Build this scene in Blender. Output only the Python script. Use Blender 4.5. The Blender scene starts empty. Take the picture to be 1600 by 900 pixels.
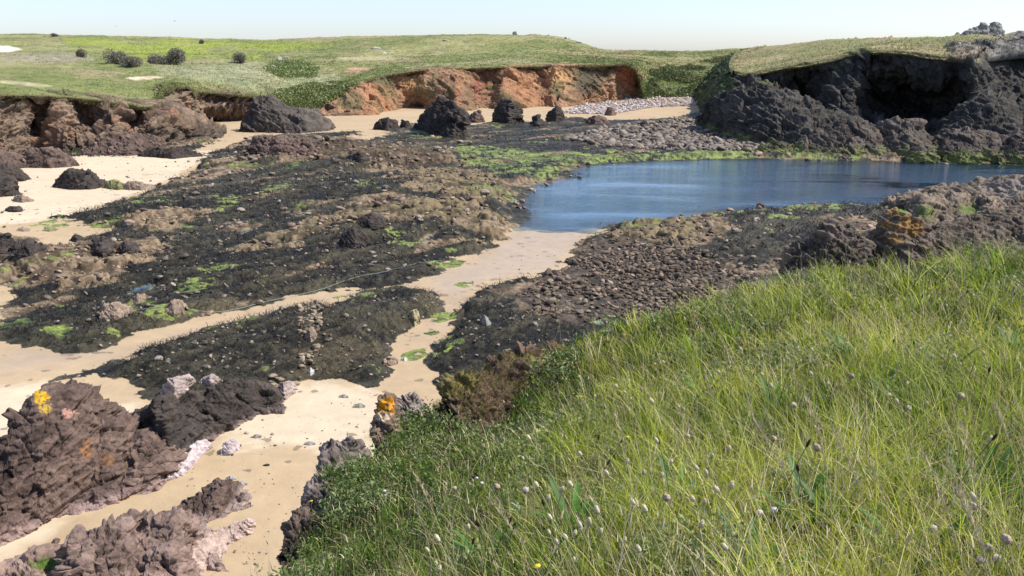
import bpy, math
import numpy as np
rng = np.random.default_rng(7)
R = math.radians
# ------------------------------------------------------------------ camera, world, sun, exposure
FOCAL, PITCH, CAM = 1331.0, R(15.3), np.array([0., 0., 8.])
scene = bpy.context.scene
cd = bpy.data.cameras.new('camera'); cam = bpy.data.objects.new('camera', cd)
scene.collection.objects.link(cam); scene.camera = cam
cd.sensor_width = 36; cd.lens = 36 * FOCAL / 1600; cd.clip_end = 5000; cd.clip_start = .05
cam.location = CAM; cam.rotation_euler = (R(90) - PITCH, 0, 0)
SUN_AZ, SUN_EL = 86, 52
w = bpy.data.worlds.new('World'); scene.world = w; w.use_nodes = True
nt = w.node_tree; bg = nt.nodes['Background']
sky = nt.nodes.new('ShaderNodeTexSky'); sky.sky_type = 'NISHITA'; sky.sun_disc = False
sky.sun_elevation = R(SUN_EL); sky.sun_rotation = R(SUN_AZ); sky.air_density = 1.0; sky.dust_density = .6; sky.ozone_density = 3
tint = nt.nodes.new('ShaderNodeVectorMath'); tint.operation = 'MULTIPLY'; tint.inputs[1].default_value = (1.0, 1.04, 1.24)
nt.links.new(sky.outputs[0], tint.inputs[0]); hs = nt.nodes.new('ShaderNodeHueSaturation'); hs.inputs['Saturation'].default_value = .85; nt.links.new(tint.outputs[0], hs.inputs['Color']); nt.links.new(hs.outputs[0], bg.inputs[0]); bg.inputs[1].default_value = .128
sd = bpy.data.lights.new('sun', 'SUN'); sd.energy = 4.7; sd.angle = R(.5); sd.color = (1, .95, .86)
so = bpy.data.objects.new('sun', sd); scene.collection.objects.link(so)
so.rotation_euler = (R(90 - SUN_EL), 0, R(180 - SUN_AZ) + math.pi)
so.rotation_euler = (R(90 - SUN_EL), 0, -R(SUN_AZ) + math.pi)
scene.view_settings.view_transform = 'Standard'; scene.view_settings.look = 'None'
scene.view_settings.exposure = 0.40; scene.view_settings.gamma = 1
scene.cycles.max_bounces = 6; scene.cycles.transparent_max_bounces = 8
COL = scene.collection

# ------------------------------------------------------------------ pixel of the photograph (1600x900) <-> world
FW = np.array([0, math.cos(PITCH), -math.sin(PITCH)]); UP = np.array([0, math.sin(PITCH), math.cos(PITCH)]); RT = np.array([1., 0, 0])
def ray(px, py):
    px = np.asarray(px, float); py = np.asarray(py, float)
    return FW + RT * ((px - 800) / FOCAL)[..., None] + UP * ((450 - py) / FOCAL)[..., None]
def at_z(px, py, z=0.):
    d = ray(px, py); return CAM + d * ((z - CAM[2]) / d[..., 2])[..., None]
def at_y(px, py, D):
    d = ray(px, py); return CAM + d * (np.asarray(D, float) / d[..., 1])[..., None]
def to_px(P):
    v = P - CAM; z = v @ FW
    return 800 + FOCAL * (v @ RT) / z, 450 - FOCAL * (v @ UP) / z

# ------------------------------------------------------------------ noise
def _hash(*c, s=0):
    m = (0x8da6b343, 0xd8163841, 0xcb1ab31f)
    h = np.full(c[0].shape, (s * 0x9e3779b9 + 0x12345) & 0xffffffff, np.uint32)
    for k, a in enumerate(c): h ^= a.astype(np.int64).astype(np.uint32) * np.uint32(m[k])
    h ^= h >> np.uint32(13); h *= np.uint32(0x5bd1e995); h ^= h >> np.uint32(15); h *= np.uint32(0x27d4eb2d); h ^= h >> np.uint32(13)
    return h.astype(np.float32) * np.float32(1 / 4294967296.)
def vnoise(P, s=0):
    i = np.floor(P); f = (P - i).astype(np.float32); f = f * f * (3 - 2 * f); n = P.shape[-1]
    out = 0
    for c in range(2 ** n):
        b = [(c >> k) & 1 for k in range(n)]; wt = 1
        for k in range(n): wt = wt * (f[..., k] if b[k] else 1 - f[..., k])
        out = out + wt * _hash(*[i[..., k] + b[k] for k in range(n)], s=s)
    return out * 2 - 1
def fbm(P, sc, octv=4, s=0, rough=.5, ridge=False):
    P = np.asarray(P) / sc; o = 0; a = 1; t = 0
    for k in range(octv):
        v = vnoise(P + 17.3 * k, s + k)
        if ridge: v = 1 - 2 * np.abs(v)
        o = o + a * v; t += a; a *= rough; P = P * 2.03
    return o / t
def worley(P, sc, s=0):
    P = np.asarray(P, float) / sc; i = np.floor(P); n = P.shape[-1]
    F1 = np.full(P.shape[:-1], 9., np.float32); F2 = F1.copy(); ID = np.zeros_like(F1)
    for c in range(3 ** n):
        off = [(c // 3 ** k) % 3 - 1 for k in range(n)]
        q = [i[..., k] + off[k] for k in range(n)]
        d = 0
        for k in range(n): d = d + (q[k] + _hash(*q, s=s + 11 * k) - P[..., k]) ** 2
        d = np.sqrt(d).astype(np.float32); hid = _hash(*q, s=s + 77)
        m = d < F1; F2 = np.where(m, F1, np.minimum(F2, d)); ID = np.where(m, hid, ID); F1 = np.where(m, d, F1)
    return F1, F2, ID
def facets(P, sc, s=0, tiltk=.9):
    """plane-faced blocks: each Voronoi cell is a plane with its own height and slope"""
    P = np.asarray(P, float) / sc; i = np.floor(P); n = 3
    F1 = np.full(P.shape[:-1], 9., np.float32); F2 = F1.copy(); ID = np.zeros_like(F1); DV = np.zeros(P.shape, np.float32)
    for c in range(27):
        off = [(c // 3 ** k) % 3 - 1 for k in range(n)]; q = [i[..., k] + off[k] for k in range(n)]
        v = np.stack([P[..., k] - (q[k] + _hash(*q, s=s + 11 * k)) for k in range(n)], -1); d = np.sqrt((v ** 2).sum(-1)).astype(np.float32); hid = _hash(*q, s=s + 77)
        m = d < F1; F2 = np.where(m, F1, np.minimum(F2, d)); ID = np.where(m, hid, ID); F1 = np.where(m, d, F1); DV = np.where(m[..., None], v, DV)
    g = np.stack([(ID * 917.31) % 1, (ID * 5311.7) % 1, (ID * 3371.9) % 1], -1) * 2 - 1
    return (ID - .5) + tiltk * (g * DV).sum(-1), ID, F2 - F1
def sstep(a, b, x):
    t = np.clip((x - a) / (b - a), 0, 1); return t * t * (3 - 2 * t)
def poly_sd(P, poly):
    """signed distance, positive inside"""
    poly = np.asarray(poly, float); best = np.full(len(P), 1e9); ins = np.zeros(len(P), bool)
    for k in range(len(poly)):
        a = poly[k]; b = poly[(k + 1) % len(poly)]; e = b - a; v = P - a
        t = np.clip((v @ e) / max(e @ e, 1e-9), 0, 1)
        best = np.minimum(best, np.hypot(v[:, 0] - t * e[0], v[:, 1] - t * e[1]))
        c = (a[1] > P[:, 1]) != (b[1] > P[:, 1])
        if abs(e[1]) > 1e-12: ins ^= c & (P[:, 0] < e[0] * (P[:, 1] - a[1]) / e[1] + a[0])
    return np.where(ins, best, -best)
def pxpoly(pts): return at_z(*np.array(pts, float).T)[:, :2]
def mix(a, b, t): t = np.asarray(t)[..., None]; return np.asarray(a) * (1 - t) + np.asarray(b) * t

# ------------------------------------------------------------------ mesh and tagging helpers
def tag(o, label=None, cat=None, group=None, kind=None):
    for k, v in (('label', label), ('category', cat), ('group', group), ('kind', kind)):
        if v: o[k] = v
    return o
def mesh_data(name, V, F, attrs=None, smooth=False):
    """F: (n,3) or (n,4) int array, or a list of such"""
    F = F if isinstance(F, list) else [F]
    me = bpy.data.meshes.new(name); me.vertices.add(len(V)); me.vertices.foreach_set('co', np.asarray(V, np.float32).ravel())
    nl = sum(f.size for f in F); npoly = sum(len(f) for f in F)
    me.loops.add(nl); me.loops.foreach_set('vertex_index', np.concatenate([f.ravel() for f in F]).astype(np.int32))
    me.polygons.add(npoly); cnt = np.concatenate([np.full(len(f), f.shape[1]) for f in F])
    me.polygons.foreach_set('loop_start', np.concatenate([[0], np.cumsum(cnt)[:-1]]).astype(np.int32))
    if smooth: me.polygons.foreach_set('use_smooth', np.ones(npoly, bool))
    for k, v in (attrs or {}).items():
        v = np.asarray(v, np.float32)
        if v.ndim == 2:
            a = me.attributes.new(k, 'FLOAT_COLOR', 'POINT'); a.data.foreach_set('color', np.concatenate([v, np.ones((len(v), 1), np.float32)], 1).ravel())
        else:
            a = me.attributes.new(k, 'FLOAT', 'POINT'); a.data.foreach_set('value', v)
    me.update(calc_edges=True); me.validate(); return me
def obj(name, V, F, mat, attrs=None, smooth=False, parent=None, origin=None):
    V = np.asarray(V, float)
    if origin is not None: V = V - np.asarray(origin)
    me = mesh_data(name, V, F, attrs, smooth); me.materials.append(mat)
    o = bpy.data.objects.new(name, me); COL.objects.link(o)
    if origin is not None: o.location = origin
    if parent: o.parent = parent
    return o
def empty(name, loc):
    e = bpy.data.objects.new(name, None); e.location = loc; e.empty_display_size = .1; COL.objects.link(e); return e
def grid_faces(nu, nv, mask=None):
    i = np.arange(nu * nv).reshape(nu, nv)
    F = np.stack([i[:-1, :-1], i[1:, :-1], i[1:, 1:], i[:-1, 1:]], -1).reshape(-1, 4)
    return F if mask is None else F[mask.ravel()]
def compact(V, F, attrs):
    used = np.zeros(len(V), bool); used[F.ravel()] = True
    m = np.cumsum(used) - 1
    return V[used], m[F], {k: v[used] for k, v in attrs.items()}

# ------------------------------------------------------------------ materials
def mat_attr(name, rough=.9, bump=.3, bscale=8., detail=8., var=.35, vscale=5., spec=.3, extra=None, transl=0., ani=None):
    """colour from the surface's own 'col' attribute, varied by world-space noise, with bump"""
    m = bpy.data.materials.new(name); m.use_nodes = True; t = m.node_tree; N = t.nodes; L = t.links; b = N['Principled BSDF']
    g = N.new('ShaderNodeNewGeometry'); a = N.new('ShaderNodeAttribute'); a.attribute_name = 'col'
    n = N.new('ShaderNodeTexNoise'); n.inputs['Scale'].default_value = vscale; n.inputs['Detail'].default_value = detail; n.inputs['Roughness'].default_value = .65
    src = g.outputs['Position']
    if ani:
        mp = N.new('ShaderNodeMapping'); mp.inputs['Rotation'].default_value = ani[0]; mp.inputs['Scale'].default_value = ani[1]; L.new(src, mp.inputs[0]); src = mp.outputs[0]
    L.new(src, n.inputs['Vector'])
    mr = N.new('ShaderNodeMapRange'); mr.inputs['From Min'].default_value = .3; mr.inputs['From Max'].default_value = .7
    mr.inputs['To Min'].default_value = 1 - var; mr.inputs['To Max'].default_value = 1 + var; mr.clamp = False; L.new(n.outputs[0], mr.inputs[0])
    mul = N.new('ShaderNodeVectorMath'); mul.operation = 'MULTIPLY'; L.new(a.outputs['Color'], mul.inputs[0]); L.new(mr.outputs[0], mul.inputs[1])
    L.new(mul.outputs[0], b.inputs['Base Color'])
    b.inputs['Roughness'].default_value = rough; b.inputs['Specular IOR Level'].default_value = spec
    if bump:
        n2 = N.new('ShaderNodeTexNoise'); n2.inputs['Scale'].default_value = bscale; n2.inputs['Detail'].default_value = 6; n2.inputs['Roughness'].default_value = .7; L.new(src, n2.inputs['Vector'])
        bp = N.new('ShaderNodeBump'); bp.inputs['Strength'].default_value = 1; bp.inputs['Distance'].default_value = bump; L.new(n2.outputs[0], bp.inputs['Height']); L.new(bp.outputs[0], b.inputs['Normal'])
    if transl:
        tr = N.new('ShaderNodeBsdfTranslucent'); L.new(mul.outputs[0], tr.inputs[0]); ms = N.new('ShaderNodeMixShader'); ms.inputs[0].default_value = transl
        L.new(b.outputs[0], ms.inputs[1]); L.new(tr.outputs[0], ms.inputs[2]); L.new(ms.outputs[0], N['Material Output'].inputs[0])
    if extra: extra(m, t, b)
    return m
def wet_extra(m, t, b):
    a = t.nodes.new('ShaderNodeAttribute'); a.attribute_name = 'wet'
    mr = t.nodes.new('ShaderNodeMapRange'); mr.inputs['To Min'].default_value = .95; mr.inputs['To Max'].default_value = .28
    t.links.new(a.outputs['Fac'], mr.inputs[0]); t.links.new(mr.outputs[0], b.inputs['Roughness'])
M_sand = mat_attr('sand', .95, .012, 6, var=.06, vscale=1.5, extra=wet_extra)
M_weed = mat_attr('seaweed', .6, .05, 14, var=.6, vscale=9, spec=.22)
M_reef = mat_attr('reef_rock', .9, .06, 9, var=.5, vscale=6)
M_alga = mat_attr('algae', .6, .04, 16, var=.6, vscale=9)
M_rock = mat_attr('rock', .9, .05, 6, var=.45, vscale=3.5)
M_crag = mat_attr('crag', .9, .018, 18, var=.35, vscale=9)
M_turf = mat_attr('turf', .95, .10, 2.2, var=.30, vscale=1.3, ani=((0, 0, .2), (1, .5, 1)))
M_stone = mat_attr('stone', .85, .01, 20, var=.3, vscale=10)
M_soil = mat_attr('soil', 1, .03, 20, var=.4, vscale=15)
M_blade = mat_attr('blade', .6, 0, var=.25, vscale=2.2, spec=.15, transl=.45)
M_leaf = mat_attr('leaf', .55, 0, var=.15, vscale=20, transl=.25)
M_dry = mat_attr('dry', .8, 0, var=.15, vscale=20, transl=.15)
# water
M_water = bpy.data.materials.new('water'); M_water.use_nodes = True
t = M_water.node_tree; N = t.nodes; L = t.links; b = N['Principled BSDF']
dp = N.new('ShaderNodeAttribute'); dp.attribute_name = 'deep_reflect'; mc = N.new('ShaderNodeMix'); mc.data_type = 'RGBA'; L.new(dp.outputs['Fac'], mc.inputs['Factor']); mc.inputs['A'].default_value = (.045, .105, .165, 1); mc.inputs['B'].default_value = (.004, .012, .022, 1); L.new(mc.outputs['Result'], b.inputs['Base Color']); b.inputs['Roughness'].default_value = .06; b.inputs['IOR'].default_value = 1.33  # pale to dark water: deep water, with sky and cliff reflection put into the colour
g = N.new('ShaderNodeNewGeometry'); mp = N.new('ShaderNodeMapping'); mp.inputs['Rotation'].default_value = (0, 0, -.5); mp.inputs['Scale'].default_value = (.8, 2.6, 1)
L.new(g.outputs['Position'], mp.inputs[0])
n1 = N.new('ShaderNodeTexNoise'); n1.inputs['Scale'].default_value = 2.2; n1.inputs['Detail'].default_value = 5; L.new(mp.outputs[0], n1.inputs['Vector'])
n3 = N.new('ShaderNodeTexNoise'); n3.inputs['Scale'].default_value = .12; n3.inputs['Detail'].default_value = 3; n3.inputs['Distortion'].default_value = 1; L.new(mp.outputs[0], n3.inputs['Vector'])
mr = N.new('ShaderNodeMapRange'); mr.inputs['From Min'].default_value = .35; mr.inputs['From Max'].default_value = .6; mr.inputs['To Min'].default_value = .008; mr.inputs['To Max'].default_value = .075
L.new(n3.outputs[0], mr.inputs[0]); bp = N.new('ShaderNodeBump'); L.new(mr.outputs[0], bp.inputs['Distance']); L.new(n1.outputs[0], bp.inputs['Height']); L.new(bp.outputs[0], b.inputs['Normal'])
at = N.new('ShaderNodeAttribute'); at.attribute_name = 'shallow'
tr = N.new('ShaderNodeBsdfTransparent'); tr.inputs[0].default_value = (.75, .85, .85, 1); gl = N.new('ShaderNodeBsdfGlossy'); gl.inputs['Roughness'].default_value = .05
fr = N.new('ShaderNodeFresnel'); fr.inputs[0].default_value = 1.33; L.new(bp.outputs[0], fr.inputs['Normal']); L.new(bp.outputs[0], gl.inputs['Normal'])
m1 = N.new('ShaderNodeMixShader'); L.new(fr.outputs[0], m1.inputs[0]); L.new(tr.outputs[0], m1.inputs[1]); L.new(gl.outputs[0], m1.inputs[2])
m2 = N.new('ShaderNodeMixShader'); L.new(at.outputs['Fac'], m2.inputs[0]); L.new(b.outputs[0], m2.inputs[1]); L.new(m1.outputs[0], m2.inputs[2]); L.new(m2.outputs[0], N['Material Output'].inputs[0])

# ------------------------------------------------------------------ THE BEACH: one fine surface, split into sand, reef rock, seaweed and algae
STR = np.array([.66, .75])                         # direction the rock beds run
def strat(P2, k=.35):                              # stretch space along the beds
    a = P2 @ STR; c = P2 @ np.array([-STR[1], STR[0]]); return np.stack([a * k, c], -1)
SAND = [
 [(-200, 560), (-200, 1040), (800, 1040), (800, 640), (700, 640), (690, 600), (676, 575), (672, 555), (690, 530), (712, 505), (722, 480), (740, 455), (770, 442), (830, 434), (880, 420), (905, 385), (940, 362), (930, 350), (790, 350), (797, 365), (770, 382), (745, 397), (700, 410), (680, 428), (640, 440), (590, 450), (510, 456), (450, 463), (400, 477), (330, 491), (270, 506), (215, 522), (160, 545), (130, 550), (100, 548), (60, 545), (25, 540), (-200, 530)],
 [(-200, 250), (100, 246), (200, 243), (300, 235), (340, 220), (330, 190), (345, 185), (420, 178), (500, 172), (600, 155), (1130, 143), (1118, 172), (1040, 186), (950, 188), (890, 184), (850, 195), (800, 190), (740, 196), (650, 192), (610, 205), (600, 215), (575, 222), (548, 217), (560, 206), (510, 208), (450, 210), (400, 213), (370, 225), (330, 240), (310, 264), (262, 286), (225, 300), (200, 315), (165, 322), (140, 335), (60, 342), (-200, 348)],
 [(-200, 335), (60, 337), (110, 345), (150, 352), (170, 360), (130, 372), (100, 385), (60, 375), (0, 372), (-200, 385)],
 [(-200, 440), (0, 437), (25, 447), (12, 470), (22, 490), (5, 505), (-200, 520)]]
MOUND = [[(95, 592), (150, 577), (200, 562), (205, 549), (250, 541), (290, 529), (330, 513), (400, 496), (450, 481), (500, 477), (520, 486), (530, 471), (560, 459), (600, 453), (640, 456), (680, 461), (700, 471), (690, 483), (655, 500), (650, 512), (625, 527), (610, 547), (600, 567), (606, 582), (590, 602), (560, 599), (530, 592), (480, 595), (440, 622), (380, 645), (300, 650), (240, 622), (200, 602), (150, 588)]]
WATER = [[(800, 357), (793, 320), (812, 286), (880, 272), (884, 258), (930, 252), (1010, 248), (1100, 245), (1200, 244), (1350, 247), (1540, 251), (1600, 254), (1900, 262), (1900, 300), (1600, 300), (1500, 300), (1440, 302), (1422, 312), (1418, 322), (1300, 319), (1200, 325), (1100, 334), (1040, 346), (965, 350), (932, 361), (860, 360)]]
BROWN = [
 [(-60, 380), (60, 372), (150, 385), (280, 390), (225, 425), (180, 440), (100, 462), (50, 458), (-60, 440)],
 [(385, 232), (450, 215), (540, 222), (640, 238), (705, 245), (700, 264), (620, 270), (540, 263), (470, 260), (390, 254)],
 [(620, 272), (700, 262), (780, 280), (800, 300), (792, 330), (700, 325), (640, 300)],
 [(360, 402), (400, 380), (520, 345), (640, 322), (790, 335), (795, 365), (740, 385), (700, 360), (560, 365), (470, 393), (400, 408)],
 [(195, 345), (300, 330), (320, 345), (260, 365), (200, 362)],
 [(940, 362), (1000, 352), (1100, 352), (1150, 372), (1100, 396), (1050, 392), (960, 385)],
 [(1190, 225), (1400, 228), (1600, 240), (1600, 252), (1400, 247), (1190, 243)]]
COBB = [
 [(880, 405), (950, 382), (1030, 390), (1100, 405), (1150, 440), (1140, 480), (1000, 500), (900, 520), (830, 515), (800, 480), (850, 440)],
 [(940, 200), (1040, 190), (1110, 182), (1140, 205), (1200, 225), (1190, 238), (1060, 238), (960, 232), (880, 222)]]
GREEN = [
 [(640, 205), (700, 208), (705, 216), (650, 218)],
 [(700, 238), (760, 232), (880, 243), (1000, 240), (1200, 236), (1330, 241), (1350, 248), (1100, 246), (930, 252), (884, 258), (860, 275), (800, 280), (740, 262)],
 [(940, 362), (990, 345), (1050, 340), (1100, 330), (1200, 320), (1300, 314), (1430, 312), (1430, 326), (1300, 330), (1200, 335), (1120, 345), (1040, 358), (970, 368)],
 [(0, 505), (40, 497), (72, 505), (40, 518), (0, 521)], [(75, 525), (120, 522), (100, 535)], [(60, 352), (95, 338), (118, 345), (110, 353), (80, 356)],
 [(145, 352), (190, 345), (200, 352), (170, 362)], [(215, 324), (270, 322), (275, 328), (230, 331)], [(335, 315), (370, 310), (372, 330), (350, 335)],
 [(400, 305), (445, 298), (455, 303), (410, 315)], [(20, 432), (60, 430), (110, 415), (115, 420), (60, 445), (25, 448)], [(75, 478), (100, 473), (98, 482), (80, 484)],
 [(505, 468), (548, 458), (560, 462), (520, 474)], [(675, 412), (725, 405), (715, 416), (680, 420)], [(715, 442), (740, 440), (738, 448), (718, 449)],
 [(680, 495), (695, 490), (702, 498), (685, 501)], [(662, 520), (685, 514), (685, 522), (668, 526)], [(632, 553), (665, 546), (672, 554), (650, 563), (634, 562)], [(688, 530), (712, 525), (708, 538), (692, 541)],
 [(610, 375), (660, 388), (640, 395), (605, 385)], [(760, 300), (800, 305), (800, 318), (760, 325), (740, 315)], [(1200, 350), (1235, 348), (1240, 354), (1205, 356)]]
POOLS = [[(640, 388), (655, 377), (672, 370), (690, 360), (704, 358), (700, 366), (683, 374), (668, 386), (648, 391)],
 [(196, 458), (215, 450), (235, 445), (246, 445), (238, 452), (215, 459), (202, 462)], [(365, 372), (385, 362), (398, 360), (395, 366), (375, 374)],
 [(455, 335), (470, 330), (474, 334), (460, 338)], [(135, 484), (150, 478), (158, 481), (148, 487)]]
PX0, PX1, PY0, PY1 = -150., 1750., 141., 1010.
NU, NV = 1300, 1150
us = np.linspace(PX0, PX1, NU); vs = PY0 + (PY1 - PY0) * np.linspace(0, 1, NV) ** 1.25
XY = at_z(*np.meshgrid(us, vs, indexing='ij'))[..., :2]
ST = 4; iu = np.unique(np.append(np.arange(0, NU, ST), NU - 1)); iv = np.unique(np.append(np.arange(0, NV, ST), NV - 1))
XYc = XY[np.ix_(iu, iv)].reshape(-1, 2)
def up2(c):
    c = c.reshape(len(iu), len(iv))
    a = np.stack([np.interp(np.arange(NV), iv, r) for r in c])
    j = np.clip(np.searchsorted(iu, np.arange(NU), side='right') - 1, 0, len(iu) - 2); f = ((np.arange(NU) - iu[j]) / (iu[j + 1] - iu[j]))[:, None]
    return a[j] * (1 - f) + a[j + 1] * f
def union(polys): return up2(np.max([poly_sd(XYc, pxpoly(p)) for p in polys], 0))
sd_mound = union(MOUND)
sd_sand = np.minimum(union(SAND), -sd_mound); sd_water = union(WATER); sd_brown = union(BROWN); sd_cobb = union(COBB); sd_green = union(GREEN); sd_pool = union(POOLS)
X2 = XY.reshape(-1, 2); sh = (NU, NV)
SX = strat(X2)
rad = np.hypot(XY[..., 0], XY[..., 1])
n_big = fbm(SX, 3.0, 3, 1).reshape(sh); n_mid = fbm(SX, .9, 4, 5).reshape(sh); n_fine = fbm(X2, .22, 3, 9).reshape(sh)
n_rag = fbm(X2, .9, 4, 13, .6).reshape(sh)
far = np.clip(rad / 30, .7, 3.)                                     # edges are coarser where the beds are coarser
reef_sd = -sd_sand + n_rag * .75 * far + .05
m_reef = sstep(-.05, .9, reef_sd)
F1, F2, ID = worley(strat(X2, .6), .75, 3); blk = (ID * sstep(0, .25, F2 - F1)).reshape(sh)
F1b, F2b, IDb = worley(X2, .28, 4); cob = (np.sqrt(np.clip(1 - F1b * F1b * 1.6, 0, 1)) * (.4 + .6 * IDb)).reshape(sh)
bro_sd = sd_brown + n_rag * 1.2 * far + (n_mid - .05) * .6
bro = sstep(-.1, .3, bro_sd); cobm = sstep(-.2, .3, sd_cobb + n_rag * 1.0)
billow = 1 - np.abs(fbm(SX, 1.1, 3, 21)).reshape(sh) * 1.6
h_weed = .07 + .15 * billow + .12 * n_big + .09 * n_mid + .05 * n_fine
h_rock = .08 + .28 * blk + .14 * n_big + .12 * n_mid + .05 * n_fine
h_cob = .04 + .06 * cob + .18 * n_big + .1 * n_mid
hr = h_weed * (1 - bro) + h_rock * bro; hr = hr * (1 - cobm) + h_cob * cobm
extra = np.zeros(sh)
for px, py, rx, ry, hh in [(350, 545, 4.2, 1.5, .22), (560, 520, 2.6, 1.8, .30), (790, 510, 2.4, 2.6, .35), (640, 470, 2.6, 1.0, .15), (480, 245, 9, 4., .9), (600, 255, 7, 3.5, .9), (540, 375, 3, 2, .5), (720, 365, 3.5, 3, .55),
                           (130, 415, 5, 1.8, .5), (430, 420, 3, 2, .25), (250, 330, 4, 2, .2), (1000, 365, 4, 3, .2), (1150, 360, 5, 3, .3), (300, 480, 5, 1.5, .08), (620, 340, 5, 2, .5), (760, 320, 3, 4, .4), (680, 300, 8, 4, .4), (500, 300, 8, 3, .35)]:
    c = at_z(px, py)[:2]; d = X2 - c; a = d @ STR; e = d @ np.array([-STR[1], STR[0]]); extra += (hh * np.exp(-(a / rx) ** 2 - (e / ry) ** 2)).reshape(sh)
Z = .03 * fbm(X2, 4, 3, 31).reshape(sh) + .012 * fbm(X2, .5, 3, 33).reshape(sh) + m_reef * (hr + extra * (.8 + .3 * n_mid))
Z += .9 * sstep(150, 175, rad)
wd = sd_water + n_rag * .5 * far * (sd_water < 2)
Z = np.where(wd > -1.2, Z * (1 - .8 * sstep(-1.2, .2, wd)) - .16 * sstep(-1.0, .3, wd) - .9 * sstep(.2, 5, wd) , Z)
pd = sd_pool + n_rag * .12
pm = sstep(-.35, .1, pd); Z = Z * (1 - pm) + (-.02) * pm
# classes
gr_sd = sd_green + n_rag * .5 * far + .35 * (sd_water > -3) + n_mid * .25
gn = fbm(X2, 2.2, 4, 41, .6).reshape(sh); tn = fbm(SX, 2.0, 4, 45, .6).reshape(sh)
green = ((gr_sd > 0) & (n_fine + n_mid * .9 + .5 * n_rag > .0 - .10 * (rad < 35))) | ((gn > .40) & (m_reef > .3) & (cobm < .5) & (n_fine > -.1) & (bro < .5))
reef = reef_sd > 0
brown = reef & ((bro_sd > 0) | ((tn > .27) & (sd_mound < -1) & (rad > 17)) | (sd_cobb + n_rag > 0))
cls = np.where(reef, np.where(brown, 2, 1), 0); slope = np.hypot(np.gradient(Z, axis=0) / np.maximum(np.gradient(XY[..., 0], axis=0), 1e-3), np.gradient(Z, axis=1) / np.gradient(XY[..., 1], axis=1)); cls = np.where(green & (sd_water < .3) & (slope < .7), 3, cls); cls = np.where((wd > 1.6) | (pd > .0), 0, cls)
# colours
dry = sstep(-.3, .5, union([[(-200, 620), (60, 600), (240, 640), (250, 700), (0, 880), (-200, 900)], [(330, 600), (440, 590), (520, 590), (600, 610), (640, 640), (560, 720), (430, 700), (350, 700)], [(-200, 240), (350, 235), (230, 300), (100, 340), (-200, 380)]]) + n_rag * .8)
wet = sstep(-.6, .8, union([[(660, 440), (740, 395), (800, 355), (940, 350), (880, 420), (760, 442), (700, 520), (660, 545), (600, 540), (690, 470)], [(0, 540), (200, 540), (400, 485), (520, 462), (640, 445), (560, 462), (400, 497), (200, 565), (0, 590)]]) + n_rag * 1.0) * .9
sandc = mix([.42, .31, .185], [.55, .45, .31], dry); sandc = mix(sandc, [.42, .31, .195], wet * .9)
sandc = sandc * (1 + .10 * fbm(X2, 2.5, 4, 51).reshape(sh) + .06 * n_fine + .06 * fbm(X2 * [1, 2.5], .8, 4, 52).reshape(sh))[..., None]
spk = (fbm(X2, .35, 2, 53).reshape(sh) > .62) & (sd_sand < 3.2); sandc = mix(sandc, [.16, .12, .08], spk * .7)
sandc = mix(sandc, [.10, .10, .07], sstep(.1, 3, wd))
weedc = mix([.012, .011, .007], [.062, .054, .031], sstep(-.5, .6, n_mid + n_fine + .5 * n_rag)); weedc = mix(weedc, [.11, .085, .045], sstep(.05, .45, tn + .3 * n_rag) * .7)
brownc = mix([.075, .052, .031], [.245, .178, .108], sstep(-.4, .5, n_rag + n_fine)); oliv = sstep(-.5, 1.5, union([BROWN[2], BROWN[3], BROWN[5], BROWN[6]]))
brownc = mix(brownc, mix([.045, .038, .02], [.20, .155, .08], sstep(-.4, .5, n_mid + n_fine)), oliv * .8)
brownc = mix(brownc, mix([.03, .024, .018], [.11, .082, .058], IDb.reshape(sh)), cobm)
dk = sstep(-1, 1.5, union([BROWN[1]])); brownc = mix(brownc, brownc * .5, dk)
greenc = mix([.05, .075, .015], [.23, .28, .05], sstep(-.4, .5, n_rag + n_fine)); greenc = mix(greenc, [.08, .08, .045], sstep(.15, .45, n_fine) * .7)
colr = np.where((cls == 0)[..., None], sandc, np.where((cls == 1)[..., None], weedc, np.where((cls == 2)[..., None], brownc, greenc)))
soft = 1 - sstep(0, .25, -reef_sd); 
V = np.concatenate([XY, Z[..., None]], -1); XYZ = V.copy()
V = V.reshape(-1, 3); att = {'col': colr.reshape(-1, 3), 'wet': (wet * (cls == 0)).ravel()}
fc = cls[:-1, :-1]; Fall = grid_faces(NU, NV)
for k, (nm, mt, sm) in enumerate([('beach', M_sand, True), ('seaweed', M_weed, True), ('rock_ledge', M_reef, True), ('green_algae', M_alga, True)]):
    F = Fall[(fc == k).ravel()]; v, f, a = compact(V, F, att)
    o = obj(nm, v, f, mt, a, smooth=sm)
    if k in (0, 2): tag(o, kind='structure')
    elif k == 1: tag(o, 'black bladder seaweed draped in mats over the rocks of the foreshore', 'seaweed', kind='stuff')
    else: tag(o, 'bright green algae in patches along the pool edges and on the low rocks', 'algae', kind='stuff')
# outer ground so that the surface reaches the horizon
o = obj('ground', [(-3000, -500, -3), (3000, -500, -3), (3000, 4000, -3), (-3000, 4000, -3)], np.array([[0, 1, 2, 3]]), M_sand, {'col': np.tile([.2, .22, .12], (4, 1)), 'wet': np.zeros(4)}); tag(o, kind='structure')
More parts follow.
